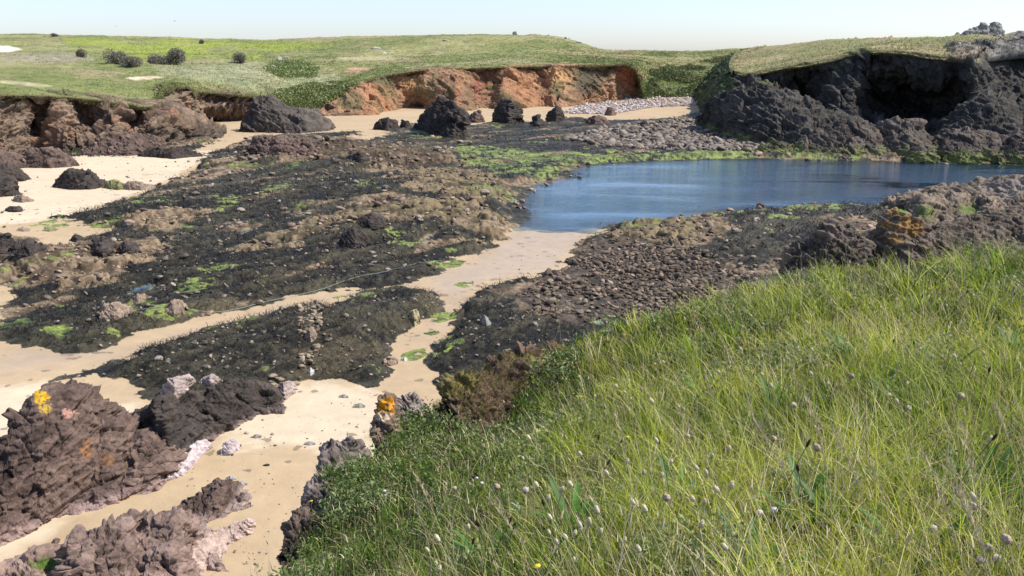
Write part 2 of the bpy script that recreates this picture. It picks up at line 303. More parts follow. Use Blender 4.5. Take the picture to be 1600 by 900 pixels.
# water
def water_sheet(name, poly_px, z, n=220, grow=1.6, shal=2.5):
    P = pxpoly(poly_px); lo = P.min(0) - grow; hi = P.max(0) + grow
    gx, gy = np.meshgrid(np.linspace(lo[0], hi[0], n), np.linspace(lo[1], hi[1], n), indexing='ij'); Q = np.stack([gx.ravel(), gy.ravel()], 1)
    s = poly_sd(Q, P); ok = s > -grow
    F = grid_faces(n, n); F = F[ok[F].all(1)]
    qx, qy = to_px(np.concatenate([Q, np.full((len(Q), 1), z)], 1)); kelp = sstep(1.2, .6, np.hypot((qx - 1330) / 130, (qy - 282 - (qx - 1330) * .06) / 16) + .5 * fbm(Q, 3, 4, 901)); dp_ = np.maximum(sstep(800, 1350, qx + 120 * fbm(Q, 6, 3, 902)) * .8, kelp)  # kelp patch, plus rightward darkening for deep water and painted cliff reflection
    v, f, a = compact(np.concatenate([Q, np.full((len(Q), 1), z)], 1), F, {'shallow': (1 - sstep(.0, shal, s)), 'deep_reflect': dp_})
    return tag(obj(name, v, f, M_water, a), kind='structure')
water_sheet('water', WATER[0], -.15)
for p in POOLS: water_sheet('pool_water', p, .045, 60, .25, .3)

_bpx, _bpy = to_px(XYZ)
def beach_hit(px, py):
    i = int(np.clip(np.interp(px, us, np.arange(NU)), 0, NU - 1)); c = _bpy[i]; k = np.nonzero(c[::-1] <= py)[0]; return XYZ[i, NV - 1 - k[0]] if len(k) else XYZ[i, 0]
def beach_z(px, py):
    i = np.clip(np.interp(px, us, np.arange(NU)), 0, NU - 1).round().astype(int); j = np.clip(np.interp(py, vs, np.arange(NV)), 0, NV - 1).round().astype(int)
    return XYZ[i, j], cls[i, j], (i, j)

# ------------------------------------------------------------------ lofts: cliffs, hills and big rocks
def catmull(P, n, closed=False):
    """P (K,...)-> (n,...) along axis 0"""
    K = len(P); tt = np.linspace(0, K - 1, n); i = np.minimum(tt.astype(int), K - 2); f = (tt - i).reshape((-1,) + (1,) * (P.ndim - 1))
    g = lambda k: P[np.clip(k, 0, K - 1)]
    a, b_, c, d = g(i - 1), g(i), g(i + 1), g(i + 2)
    return .5 * (2 * b_ + (c - a) * f + (2 * a - 5 * b_ + 4 * c - d) * f ** 2 + (3 * b_ - a - 3 * c + d) * f ** 3)
def P3(c):
    c = tuple(c)
    return at_z(c[0], c[1], 0.) if len(c) == 2 else at_y(c[0], c[1], c[2])
def loft(ctrl, nu, nv):
    """ctrl: list of columns, each a list of world points -> (nu,nv,3)"""
    C = np.array(ctrl, float); return catmull(catmull(C, nu).swapaxes(0, 1), nv).swapaxes(0, 1)
def normals(G):
    du = np.gradient(G, axis=0); dv = np.gradient(G, axis=1); n = np.cross(du, dv); return n / (np.linalg.norm(n, axis=-1, keepdims=True) + 1e-9)
def tilt(P, ang, axis_y=.3, k=3.):
    """rotate space so that cracks and beds run at a slant; squash by k across the beds"""
    c, s = math.cos(ang), math.sin(ang); q = P.copy()
    q[..., 0] = P[..., 0] * c - P[..., 2] * s; q[..., 2] = (P[..., 0] * s + P[..., 2] * c) * k; q[..., 1] = P[..., 1] * axis_y * 2
    return q
def crag(G, amp, sc, s=0, ang=.5, k=2.2, fine=.35):
    """blocky broken-rock displacement along the normals"""
    n = normals(G); Q = tilt(G, ang, .5, k) + .08 * sc * np.stack([fbm(G, sc * 1.3, 2, s + 90 + q) for q in range(3)], -1)
    d1, i1, e1 = facets(Q, sc * 1.7, s, 1.3); d2, i2, e2 = facets(Q + 3.1, sc * .6, s + 3, 1.4); d3, i3, e3 = facets(Q + 9.7, sc * .22, s + 5, 1.5)
    bed = Q[..., 2] / (sc * .55) + .6 * fbm(G, sc * 2, 3, s + 8); fr = bed % 1.; saw = np.minimum(fr * 1.25, (1 - fr) * 5) - .5
    rg = fbm(Q, sc * 1.1, 5, s + 7, .58, ridge=True)
    d = d1 * .75 + d2 * .36 + d3 * .15 + .30 * saw * (.5 + i1) + .55 * rg - .22 * np.exp(-e1 * 40) - .10 * np.exp(-e2 * 35)
    crack = np.minimum(sstep(0, .12, e1), sstep(0, .1, e2))
    return G + n * (d * amp)[..., None], (i1, i2, i3, crack)
def rock_cols(G, ids, c1, c2, s=0, sc=1.5, dark=None):
    v = .5 + .6 * fbm(G, sc, 5, s + 40, .65) + .4 * (ids[1] - .5) + .3 * (ids[2] - .5) + .25 * (ids[0] - .5)
    return mix(c1, c2, np.clip(v, 0, 1))
PURP = ([.042, .028, .022], [.185, .125, .098]); GREY = ([.011, .010, .009], [.072, .064, .054]); BRN = ([.06, .040, .028], [.25, .178, .12]); BLK = ([.018, .015, .013], [.080, .063, .052]); TAN = ([.14, .10, .075], [.36, .27, .19])
def ridge(name, crest, base, depth, pal, label=None, cat='rock', nu=160, nv=110, amp=.12, sc=.6, seed=0, ang=.5, k=2.2, zb=0., back=1., paint=None, steep=1., kind=None, group=None, mat=None, zdrop=.35, origin=True):
    """a rock from its crest line and its front foot line (both pixels), depth metres from foot to crest and as much behind"""
    n = max(len(crest), len(base)); tt = np.linspace(0, 1, 40)
    def rs(L):
        L = np.array(L, float); d = np.concatenate([[0], np.cumsum(np.hypot(*np.diff(L[:, :2], axis=0).T))]); d /= d[-1]
        return np.stack([np.interp(tt, d, L[:, q]) for q in range(L.shape[1])], 1)
    c = rs(crest); bs = rs(base); B = at_z(bs[:, 0], bs[:, 1], zb)
    dep = depth * (np.sin(np.pi * np.clip(tt, .02, .98)) ** .6)
    C = at_y(c[:, 0], c[:, 1], B[:, 1] + dep)
    C[:, 2] = np.maximum(C[:, 2], zb + .02)
    K = C + np.array([0, 1, 0]) * (dep * back + .15)[:, None]; K[:, 2] = zb - zdrop; Bd = B.copy(); Bd[:, 2] = zb - zdrop; Bd[:, 1] -= .03
    cols = []
    for j in range(40):
        b0, c0, k0 = B[j], C[j], K[j]; col = [Bd[j], b0]
        for s_ in (.25, .5, .75): 
            h = s_ ** (1.25 * steep); v = 1 - (1 - s_) ** 1.35
            col.append(np.array([b0[0] + (c0[0] - b0[0]) * h, b0[1] + (c0[1] - b0[1]) * h, b0[2] + (c0[2] - b0[2]) * v]))
        col.append(c0)
        for s_ in (.35, .7): col.append(np.array([c0[0] + (k0[0] - c0[0]) * s_ ** .8, c0[1] + (k0[1] - c0[1]) * s_ ** .8, c0[2] + (k0[2] - c0[2]) * s_ ** 1.5]))
        col.append(k0); cols.append(col)
    G = loft(cols, nu, nv); G2, ids = crag(G, amp, sc, seed, ang, k); cc = rock_cols(G2, ids, *pal, s=seed, sc=sc * 1.6)
    if paint: cc = paint(G2, cc, ids)
    org = np.array([G2[..., 0].mean(), G2[..., 1].mean(), zb]) if origin else None
    o = obj(name, G2.reshape(-1, 3), grid_faces(nu, nv)[:, ::-1], mat or M_crag, {'col': cc.reshape(-1, 3)}, origin=org)
    global LAST; LAST = G2
    return tag(o, label, cat if label else None, group, kind)

# ---- plateau (rows from the cliff edge back over the skyline)
PL = [  # column: (px,py,D) for each row
 [(-260, 152, 60), (-260, 138, 68), (-260, 120, 84), (-260, 98, 115), (-260, 74, 180), (-260, 52, 290), (-260, 62, 420)],
 [(-60, 146, 66), (-40, 134, 74), (-40, 118, 88), (-40, 97, 118), (-40, 74, 180), (-40, 53, 290), (-40, 63, 420)],
 [(90, 147, 75), (100, 136, 82), (100, 118, 96), (100, 98, 122), (100, 76, 185), (100, 55, 290), (100, 65, 420)],
 [(180, 156, 79), (180, 144, 86), (185, 124, 100), (190, 102, 126), (190, 80, 188), (190, 57, 290), (190, 67, 420)],
 [(238, 162, 82), (240, 146, 90), (245, 126, 103), (250, 104, 130), (250, 82, 190), (250, 58, 290), (250, 68, 420)],
 [(262, 134, 94), (275, 128, 100), (290, 118, 110), (300, 104, 134), (300, 84, 190), (300, 60, 290), (300, 70, 420)],
 [(330, 143, 106), (340, 134, 111), (350, 120, 119), (355, 104, 138), (355, 86, 190), (355, 62, 290), (355, 72, 420)],
 [(395, 150, 109), (400, 138, 114), (405, 124, 123), (405, 108, 142), (405, 86, 190), (405, 63, 290), (405, 73, 420)],
 [(425, 170, 118), (430, 150, 122), (435, 132, 130), (440, 112, 148), (440, 88, 190), (440, 62, 290), (440, 72, 420)],
 [(468, 181, 119), (472, 160, 125), (476, 138, 132), (480, 115, 150), (485, 88, 195), (485, 60, 290), (485, 70, 420)],
 [(505, 166, 124), (512, 146, 131), (520, 128, 140), (525, 108, 155), (530, 86, 200), (530, 58, 290), (530, 68, 420)],
 [(560, 131, 130), (565, 122, 137), (570, 113, 148), (575, 102, 165), (580, 84, 205), (580, 57, 290), (580, 67, 420)],
 [(640, 111, 137), (642, 107, 145), (644, 101, 158), (646, 94, 178), (650, 80, 215), (650, 56, 290), (650, 66, 420)],
 [(750, 105, 142), (750, 100, 152), (750, 95, 168), (750, 87, 190), (750, 75, 225), (750, 54, 290), (750, 64, 420)],
 [(850, 102, 148), (850, 97, 160), (850, 93, 176), (850, 86, 198), (850, 74, 230), (850, 56, 285), (850, 66, 420)],
 [(900, 102, 151), (900, 98, 163), (900, 94, 180), (900, 88, 200), (900, 78, 232), (900, 65, 275), (900, 72, 420)],
 [(945, 102, 154), (945, 98, 166), (945, 94, 182), (945, 90, 202), (945, 84, 235), (945, 79, 265), (945, 84, 420)],
 [(990, 105, 157), (990, 100, 168), (990, 96, 184), (990, 91, 204), (990, 85, 235), (990, 80, 265), (990, 84, 420)],
 [(1012, 158, 158), (1014, 128, 166), (1018, 106, 178), (1020, 96, 200), (1022, 87, 235), (1022, 81, 265), (1022, 84, 420)],
 [(1050, 160, 158), (1052, 135, 168), (1055, 112, 180), (1058, 98, 202), (1060, 88, 235), (1060, 81, 265), (1060, 84, 420)],
 [(1095, 161, 158), (1098, 132, 172), (1100, 108, 184), (1105, 94, 205), (1110, 86, 235), (1110, 80, 265), (1110, 84, 420)],
 [(1150, 162, 160), (1152, 120, 176), (1155, 98, 188), (1160, 88, 210), (1165, 82, 235), (1165, 77, 265), (1165, 82, 420)],
 [(1300, 150, 165), (1300, 115, 180), (1300, 95, 192), (1300, 88, 215), (1300, 82, 240), (1300, 78, 265), (1300, 82, 420)]]
ctrl = [[P3(c) for c in col] for col in PL]
for c in ctrl: c.insert(0, c[0] + np.array([0, -.2, -.5]))
nuP, nvP = 900, 420
GP = loft(ctrl, nuP, nvP)
XYp = GP[..., :2].reshape(-1, 2); rowt = np.tile(np.linspace(0, 1, nvP), (nuP, 1))
lift = sstep(.12, .24, rowt); GP[..., 2] += sstep(.12, .0, rowt) * .7 * fbm(XYp, 1.2, 3, 63).reshape(nuP, nvP)
GP[..., 2] += (lift * (.55 * fbm(XYp, 9, 4, 61).reshape(nuP, nvP) + .25 * fbm(XYp, 1.5, 3, 62).reshape(nuP, nvP)))
ppx, ppy = to_px(GP); PP = np.stack([ppx.ravel(), ppy.ravel()], 1)
def psd(poly, soft=6): return sstep(-soft, soft, poly_sd(PP[:, :2] + 5 * np.stack([fbm(XYp, 6, 3, 71), .5 * fbm(XYp, 6, 3, 72)], 1), poly)).reshape(nuP, nvP)
def pn(sc, s, o=4): return fbm(XYp * np.array([1, .6]), sc, o, s, .6).reshape(nuP, nvP)
tc = mix([.155, .175, .055], [.27, .255, .11], sstep(-.4, .4, pn(14, 81)))
tc = mix(tc, [.27, .21, .12], sstep(.1, .5, pn(5, 82)) * .6)
tc = mix(tc, [.10, .125, .035], sstep(.2, .5, pn(3.5, 83)) * .6)
tc = mix(tc, mix([.12, .085, .05], [.15, .14, .06], sstep(-.3, .3, pn(1., 86))), sstep(.15, .09, rowt))
tc = mix(tc, [.24, .29, .035], psd([(100, 60), (420, 62), (520, 70), (420, 82), (400, 95), (330, 88), (230, 95), (110, 75)], 5) * .8 * sstep(-.4, .1, pn(8, 84)))
tc = mix(tc, [.27, .23, .17], psd([(0, 84), (120, 82), (150, 92), (100, 98), (0, 95)], 5) * .7)
tc = mix(tc, [.30, .30, .18], psd([(240, 103), (400, 100), (540, 118), (520, 135), (430, 150), (330, 128), (250, 115)], 6) * .6)
tc = mix(tc, [.09, .13, .035], psd([(415, 100), (470, 92), (500, 118), (450, 125)], 6) * .6)
tc = mix(tc, [.10, .14, .04], psd([(400, 165), (470, 148), (520, 135), (560, 128), (520, 160), (500, 185), (420, 190)], 8) * .8)
tc = mix(tc, [.10, .13, .04], psd([(1000, 125), (1040, 108), (1110, 105), (1160, 90), (1170, 170), (1000, 170)], 8) * .85)
tc = mix(tc, [.20, .20, .045], psd([(600, 66), (760, 60), (860, 60), (860, 75), (620, 82)], 6) * .7 * sstep(-.1, .4, pn(4, 85)))
tc = mix(tc, [.56, .45, .30], psd([(192, 123), (215, 120), (245, 119), (258, 121), (235, 124), (210, 126)], 1.2))
tc = mix(tc, [.66, .60, .48], psd([(-60, 73), (15, 72), (36, 77), (10, 81), (-60, 82)], 1.5))
tc = mix(tc, [.40, .24, .15], psd([(540, 107), (560, 105), (578, 108), (560, 113), (541, 111)], 1.5))
tc = mix(tc, [.45, .38, .24], psd([(0, 125), (60, 130), (85, 134), (60, 135), (0, 129)], 1.5) * .7)
tc = mix(tc, [.40, .36, .20], psd([(530, 88), (640, 90), (640, 93), (530, 94)], 2.5) * .5)
tc = mix(tc, [.34, .32, .18], psd([(630, 103), (760, 95), (840, 93), (840, 95), (760, 98), (630, 106)], 1.5) * .5)
o = obj('hillside', GP.reshape(-1, 3), grid_faces(nuP, nvP)[:, ::-1], M_turf, {'col': tc.reshape(-1, 3)}, smooth=True); tag(o, kind='structure')
def on_plateau(px, py):
    d = (ppx - px) ** 2 + 4 * (ppy - py) ** 2; i = np.unravel_index(np.argmin(d), d.shape); return GP[i], tc[i]

def cliff(name, cols, nu, nv, amp, sc, seed, pal, paint=None, ang=.5, k=2., kind='structure', mat=None):
    G = loft([[P3(c) if not isinstance(c, np.ndarray) else c for c in col] for col in cols], nu, nv)
    G2, ids = crag(G, amp * (1 - .8 * sstep(.68, .84, np.linspace(0, 1, nv)))[None], sc, seed, ang, k); cc = rock_cols(G2, ids, *pal, s=seed, sc=sc * 1.5)
    if paint: cc = paint(G2, cc, ids)
    return tag(obj(name, G2.reshape(-1, 3), grid_faces(nu, nv)[:, ::-1], mat or M_rock, {'col': cc.reshape(-1, 3)}), kind=kind)
def green_top(G, cc, amt, c=(.07, .095, .03), s=0, sc=1.2, thr=.0):
    n = normals(G); upn = np.abs(n[..., 2]); t_ = sstep(.25, .7, upn + .5 * fbm(G, sc, 3, s + 300) + thr) * amt
    return mix(cc, c, t_)
# left cliff A (buttressed brown wall), from off-frame left to the nose at px 345
def paintA(G, cc, ids):
    px, py = to_px(G); cc = mix(cc, [.30, .15, .085], sstep(.0, .4, fbm(G, 3.5, 3, 201)) * .55)
    t_ = sstep(0, 1, (G[..., 2] - 3.8 + fbm(G, 1.5, 3, 202) * 1.2) / 1.4); cc = mix(cc, [.085, .10, .035], t_ * .85)
    return mix(cc, np.array(GREY[1]) * .8, sstep(1.3, .3, G[..., 2] + fbm(G, 1, 2, 203) * .4) * .6)
def colm(foot, mid, top, over=None):
    """foot and top given, with an inset bulge between"""
    f, m, t_ = P3(foot), P3(mid), P3(top); b0 = f.copy(); b0[2] -= .6
    bk = t_ + np.array([0, 1.6, .05])
    return [b0, f, f * .5 + m * .5, m, m * .4 + t_ * .6, t_, bk]
cliff('cliff', [colm((-260, 270), (-260, 205, 60), (-260, 152, 61)), colm((-100, 262), (-95, 200, 67), (-90, 146, 66)), colm((-20, 256), (-20, 200, 67.5), (-20, 143, 69)), colm((5, 250), (5, 200, 69), (5, 142, 71)),
               colm((35, 246), (35, 200, 71), (35, 142, 72.5)), colm((40, 238), (45, 195, 76), (55, 143, 75)), colm((100, 241), (95, 195, 73.5), (85, 144, 75)), colm((112, 240), (108, 195, 74), (105, 146, 76)),
               colm((118, 236), (122, 195, 78), (128, 148, 78)), colm((180, 238), (172, 200, 75.5), (160, 150, 78)), colm((200, 236), (190, 200, 76), (175, 154, 79)), colm((205, 231), (208, 200, 80), (205, 157, 81)),
               colm((240, 228), (240, 200, 79), (232, 158, 82)), colm((290, 222), (280, 195, 81.5), (252, 158, 84)), colm((330, 218), (312, 200, 84), (280, 170, 86)), colm((347, 214), (335, 205, 87), (305, 184, 89)), colm((345, 208), (335, 198, 93), (300, 178, 96))],
      760, 200, .75, 2.2, 11, BRN, paintA, ang=-.9, k=1.6)
# cliff B behind it
def paintB(G, cc, ids):
    px, py = to_px(G); cc = mix(cc, [.36, .20, .10], sstep(.1, .45, fbm(G, 2.5, 3, 211)) * .7 * sstep(330, 260, px)); t_ = sstep(3.6, 5.4, G[..., 2] + fbm(G, 1.2, 3, 212) * 1.3); return mix(cc, [.075, .095, .03], t_ * .9)
cliff('cliff', [colm((225, 205), (232, 170, 92), (240, 132, 93)), colm((268, 200), (270, 165, 95), (262, 132, 96)), colm((310, 192), (308, 165, 104), (300, 138, 104)), colm((325, 190), (330, 168, 106), (330, 141, 107)),
                colm((365, 189), (368, 168, 108), (365, 143, 109)), colm((385, 188), (388, 168, 109), (392, 148, 110)), colm((430, 188), (425, 175, 111), (415, 156, 113)), colm((465, 183), (455, 178, 118), (440, 170, 118))],
      420, 140, .7, 2., 12, BRN, paintB, ang=-.7)
# orange cliff C
def paintC(G, cc, ids):
    px, py = to_px(G)
    u = px / 60.; bands = fbm(np.stack([px / 42., py / 160.], -1), 1, 3, 221)
    cc = mix(cc, [.36, .17, .08], sstep(-.1, .35, bands) * .65)
    cc = mix(cc, [.50, .30, .13], sstep(1, .0, np.hypot((px - 650) / 28, (py - 130) / 28)) * .9)
    cc = mix(cc, [.50, .30, .13], sstep(1, .0, np.hypot((px - 878) / 30, (py - 122) / 26)) * .8)
    cc = mix(cc, [.25, .10, .06], sstep(1, .2, np.hypot((px - 750) / 26, (py - 135) / 34)) * .8)
    cc = mix(cc, [.30, .12, .07], sstep(1, .2, np.hypot((px - 978) / 22, (py - 120) / 26)) * .9)
    cc = mix(cc, [.09, .075, .05], sstep(1, .4, np.hypot((px - 920) / 30, (py - 125) / 34)) * .85)
    cc = mix(cc, [.10, .085, .045], sstep(1, .4, np.hypot((px - 600) / 26, (py - 122) / 22)) * .7)
    cc = mix(cc, [.085, .09, .035], sstep(-.05, .4, fbm(G, 2.4, 4, 223)) * .6)
    return mix(cc, [.05, .06, .02], sstep(3.0, .0, py - 103 - 0 * px) * 0.0)
cliff('cliff', [colm((478, 181), (488, 176, 119), (500, 168, 121)), colm((520, 181), (524, 172, 121), (530, 152, 127)), colm((560, 180), (558, 160, 124), (552, 133, 129)), colm((588, 179), (582, 160, 125), (575, 126, 132)), colm((596, 176), (600, 150, 130), (600, 119, 134)),
                colm((618, 171), (622, 140, 136), (622, 115, 136)), colm((650, 168), (652, 140, 136), (645, 110, 139)), colm((668, 169), (672, 140, 134), (668, 108, 138)), colm((692, 172), (695, 140, 133), (690, 107, 139)), colm((735, 173), (728, 140, 135), (718, 106, 140)), colm((742, 169), (748, 136, 139.5), (748, 105, 144)),
                colm((768, 169), (770, 136, 142), (762, 104, 145)), colm((790, 172), (788, 140, 139), (785, 104, 144)), colm((826, 168), (815, 140, 143), (808, 103, 146)), colm((848, 166), (846, 135, 146), (840, 102, 149)),
                colm((875, 168), (866, 140, 144), (862, 102, 148)), colm((905, 165), (895, 135, 147), (890, 101, 150)), colm((918, 162), (920, 130, 150), (920, 101, 153)), colm((950, 160), (948, 132, 153), (945, 102, 155)), colm((962, 158), (968, 128, 158), (970, 103, 157)),
                colm((992, 157), (993, 130, 160), (992, 106, 159)), colm((1008, 158), (1008, 140, 161), (1006, 122, 162))],
      900, 220, .7, 3., 13, ([.11, .065, .038], [.36, .21, .115]), paintC, ang=.35, k=1.3)
# ---- headland
def colh(*pts): return [P3(p) for p in pts]
HL = [  # foot, low, mid, high, edge
 colh((1078, 158, 160), (1085, 145, 168), (1100, 125, 178), (1125, 100, 186), (1157, 79, 192)),
 colh((1092, 162, 148), (1100, 145, 152), (1112, 125, 156), (1130, 104, 160), (1152, 86, 162)),
 colh((1100, 172, 128), (1106, 152, 129), (1118, 130, 130), (1132, 112, 131), (1146, 98, 132)),
 colh((1110, 190, 104), (1116, 165, 106), (1128, 145, 107), (1142, 126, 108), (1150, 112, 112)),
 colh((1150, 205, 97), (1152, 180, 99), (1158, 155, 101), (1166, 132, 102), (1176, 116, 104)),
 colh((1215, 205, 95), (1212, 180, 97), (1212, 155, 98), (1212, 130, 99), (1212, 108, 100)),
 colh((1262, 205, 94), (1258, 178, 101), (1255, 155, 102), (1252, 125, 100), (1255, 101, 98)),
 colh((1300, 205, 92), (1298, 175, 93.5), (1297, 145, 95), (1298, 118, 96), (1300, 93, 97)),
 colh((1335, 205, 90), (1335, 178, 92), (1335, 145, 93.5), (1338, 115, 94.5), (1342, 82, 96)),
 colh((1355, 205, 90), (1360, 185, 97), (1358, 155, 99.5), (1352, 118, 96), (1358, 80, 95)),
 colh((1400, 205, 90), (1405, 190, 99), (1402, 160, 100.5), (1398, 122, 94.5), (1398, 81, 94)),
 colh((1450, 205, 89), (1450, 190, 98), (1448, 165, 98.5), (1448, 128, 92.5), (1448, 87, 92)),
 colh((1495, 205, 87), (1492, 182, 93), (1490, 160, 93), (1495, 126, 90), (1492, 92, 90)),
 colh((1535, 205, 84), (1530, 178, 86), (1525, 150, 87), (1525, 122, 88), (1524, 97, 89)),
 colh((1550, 205, 84), (1548, 178, 91), (1545, 150, 95), (1540, 125, 98), (1536, 92, 99)),
 colh((1600, 205, 86), (1600, 180, 89), (1600, 150, 94), (1595, 122, 101), (1590, 84, 105)),
 colh((1700, 205, 84), (1700, 180, 86), (1700, 150, 90), (1690, 120, 98), (1680, 80, 104)),
 colh((1820, 205, 84), (1820, 180, 86), (1820, 150, 90), (1800, 120, 98), (1790, 80, 104))]
for col in HL: col.append(col[-1] + np.array([0, 2.5, .1])); col.insert(0, col[0] - np.array([0, 0, 2.]))
G = loft(HL, 900, 240); G2, ids = crag(G, .85 * (1 - .85 * sstep(.70, .84, np.linspace(0, 1, 240)))[None], 3.2, 31, 1.1, 1.8)
cc = rock_cols(G2, ids, *GREY, s=31, sc=3.)
hx, hy = to_px(G2)
cc = mix(cc, [.055, .075, .022], sstep(1165, 1140, hx + 12 * fbm(G2, 4, 3, 231)) * sstep(.0, .5, hy > 0) * .85)
cc = mix(cc, [.085, .10, .035], sstep(.3, .6, fbm(G2, 3.2, 4, 232)) * .5)
lip = np.tile(np.linspace(0, 1, 240), (900, 1)); cc = mix(cc, [.16, .15, .06], sstep(.80, .86, lip + .05 * fbm(G2, 2, 3, 233)))
tag(obj('cliff', G2.reshape(-1, 3), grid_faces(900, 240)[:, ::-1], M_rock, {'col': cc.reshape(-1, 3)}), kind='structure')
HT = [
 [(1157, 79, 192), (1158, 78, 196), (1160, 77, 200), (1162, 77, 206), (1164, 80, 220)],
 [(1152, 86, 162), (1160, 84, 168), (1172, 79, 178), (1180, 75, 190), (1185, 80, 220)],
 [(1146, 98, 132), (1160, 93, 140), (1180, 84, 155), (1200, 73, 175), (1210, 78, 220)],
 [(1150, 112, 112), (1170, 102, 122), (1200, 88, 140), (1235, 69, 165), (1240, 76, 220)],
 [(1176, 116, 104), (1200, 103, 114), (1230, 87, 130), (1270, 66, 158), (1275, 74, 220)],
 [(1212, 108, 100), (1235, 98, 108), (1265, 84, 122), (1310, 62, 150), (1310, 72, 220)],
 [(1255, 101, 98), (1275, 92, 105), (1300, 80, 118), (1345, 60, 145), (1345, 70, 220)],
 [(1300, 93, 97), (1318, 85, 103), (1340, 75, 114), (1380, 60, 140), (1380, 70, 220)],
 [(1342, 82, 96), (1355, 77, 102), (1375, 70, 112), (1410, 60, 136), (1410, 70, 220)],
 [(1398, 81, 94), (1405, 76, 100), (1420, 69, 110), (1445, 59, 132), (1445, 70, 220)],
 [(1448, 87, 92), (1455, 79, 98), (1465, 69, 108), (1480, 57, 128), (1480, 70, 220)],
 [(1492, 92, 90), (1498, 82, 97), (1505, 69, 106), (1515, 55, 125), (1515, 70, 220)],
 [(1524, 97, 89), (1530, 84, 97), (1540, 70, 106), (1550, 57, 124), (1550, 70, 220)],
 [(1536, 92, 99), (1560, 82, 103), (1580, 70, 110), (1600, 59, 124), (1600, 70, 220)],
 [(1680, 80, 104), (1680, 74, 108), (1680, 66, 114), (1680, 57, 124), (1680, 70, 220)],
 [(1790, 80, 104), (1790, 74, 108), (1790, 66, 114), (1790, 57, 124), (1790, 70, 220)]]
HTC = [[P3(c) for c in col] for col in HT]
for c in HTC: c.insert(0, c[0] + np.array([-.05, -.1, -.35]))
GH = loft(HTC, 500, 200); q = GH[..., :2]
rt = np.tile(np.linspace(0, 1, 200), (500, 1))
GH[..., 2] += sstep(.0, .2, rt) * (.3 * fbm(q, 6, 4, 241) + .15 * fbm(q, 1.3, 3, 242))
hx, hy = to_px(GH)
hc = mix([.19, .19, .07], [.30, .25, .125], sstep(-.3, .4, fbm(q, 9, 4, 243)))
rk = sstep(-.1, .2, sstep(1440, 1540, hx) * 1.0 * sstep(63, 76, hy) - .45 + .8 * fbm(q, 3, 4, 244)); rk2 = sstep(1560, 1590, hx)
hc = mix(hc, mix([.07, .065, .06], [.22, .20, .17], sstep(-.3, .3, fbm(q, .8, 3, 245))), np.maximum(rk, rk2))
F1h, F2h, IDh = worley(q, 1.6, 246); GH[..., 2] += np.maximum(rk, rk2) * IDh * .8 * sstep(.02, .2, rt)
hc = mix(hc, [.24, .17, .08], sstep(1.2, .2, np.hypot((hx - 1500) / 50, (hy - 90) / 9)) * .5)
tag(obj('headland', GH.reshape(-1, 3), grid_faces(500, 200)[:, ::-1], M_turf, {'col': hc.reshape(-1, 3)}, smooth=True), kind='structure')
# ------------------------------------------------------------------ single rocks and outcrops
def px_of(G): return to_px(G)
def lichen(cx, cy, r, c=(.62, .30, .02), up=False):
    def f(G, cc, ids):
        px, py = to_px(G); return mix(cc, c, sstep(1.1, .7, np.hypot((px - cx) / r[0], (py - cy) / r[1]) + 1.3 * fbm(G, .16, 4, 401, .65)) * sstep(-.5, -.1, fbm(G, .05, 2, 404)))
    return f
def foot(c2=(.42, .30, .27), h=.35, mid=None):
    def f(G, cc, ids):
        cc = mix(cc, c2, sstep(h, 0, G[..., 2] + fbm(G, .5, 3, 402) * .15) * .6); return cc
    return f
def both(*fs):
    def f(G, cc, ids):
        for q in fs: cc = q(G, cc, ids)
        return cc
    return f
# lower left outcrops
ridge('rock_outcrop', [(-70, 800), (-60, 740), (-20, 712), (0, 702), (18, 655), (42, 622), (55, 606), (82, 601), (104, 604), (118, 612), (138, 622), (150, 640), (158, 662), (185, 655), (200, 668), (212, 690), (235, 680), (258, 690), (264, 712), (262, 762)],
      [(-70, 900), (-30, 880), (0, 856), (60, 826), (130, 800), (200, 782), (262, 764)], 1.7, PURP, 'big purple-brown craggy outcrop with yellow lichen on its top, rising from the sand', nu=420, nv=300, amp=.17, sc=.62, seed=50, ang=-.35, k=1.7, zb=-.05,
      paint=both(foot(), lichen(62, 620, (12, 12), (.60, .38, .02)), lichen(72, 640, (14, 8), (.42, .28, .05)), lichen(105, 645, (12, 8), (.42, .24, .19)), lichen(135, 705, (14, 16), (.24, .12, .05)), lichen(165, 720, (10, 14), (.22, .11, .05))))
ridge('rock_outcrop', [(205, 690), (212, 652), (238, 636), (255, 618), (285, 625), (300, 612), (318, 622), (340, 598), (362, 594), (385, 598), (402, 606), (425, 612), (445, 640)],
      [(205, 700), (262, 742), (272, 745), (300, 705), (340, 680), (372, 665), (405, 648), (445, 645)], 1.0, BLK, 'dark weed-covered ridge of rock running back from the big craggy outcrop', nu=300, nv=200, amp=.13, sc=.42, seed=51, ang=.4, k=1.5, paint=foot((.30, .22, .20), .2))
for i, (cr, bs, d, lab) in enumerate([
    ([(250, 612), (262, 592), (275, 588), (300, 590), (305, 600)], [(250, 622), (275, 628), (305, 612)], .35, 'pale pinkish rock left of its twin, half sunk in the black seaweed'),
    ([(312, 605), (318, 592), (330, 586), (345, 592), (350, 602)], [(312, 612), (330, 618), (350, 610)], .3, 'pale pinkish rock right of its twin, beside the dark ridge'),
    ([(312, 590), (322, 574), (335, 573), (346, 585)], [(312, 592), (330, 596), (346, 590)], .2, 'small pale rock lying in seaweed just above the twin pinkish rocks'),
    ([(425, 610), (440, 598), (452, 596), (462, 604)], [(425, 620), (445, 626), (462, 612)], .25, 'small pinkish rock at the right tip of the dark ridge, next to sand')]):
    ridge('rock', cr, bs, d, ([.20, .15, .13], [.46, .37, .33]), lab, nu=90, nv=60, amp=.05, sc=.22, seed=60 + i)
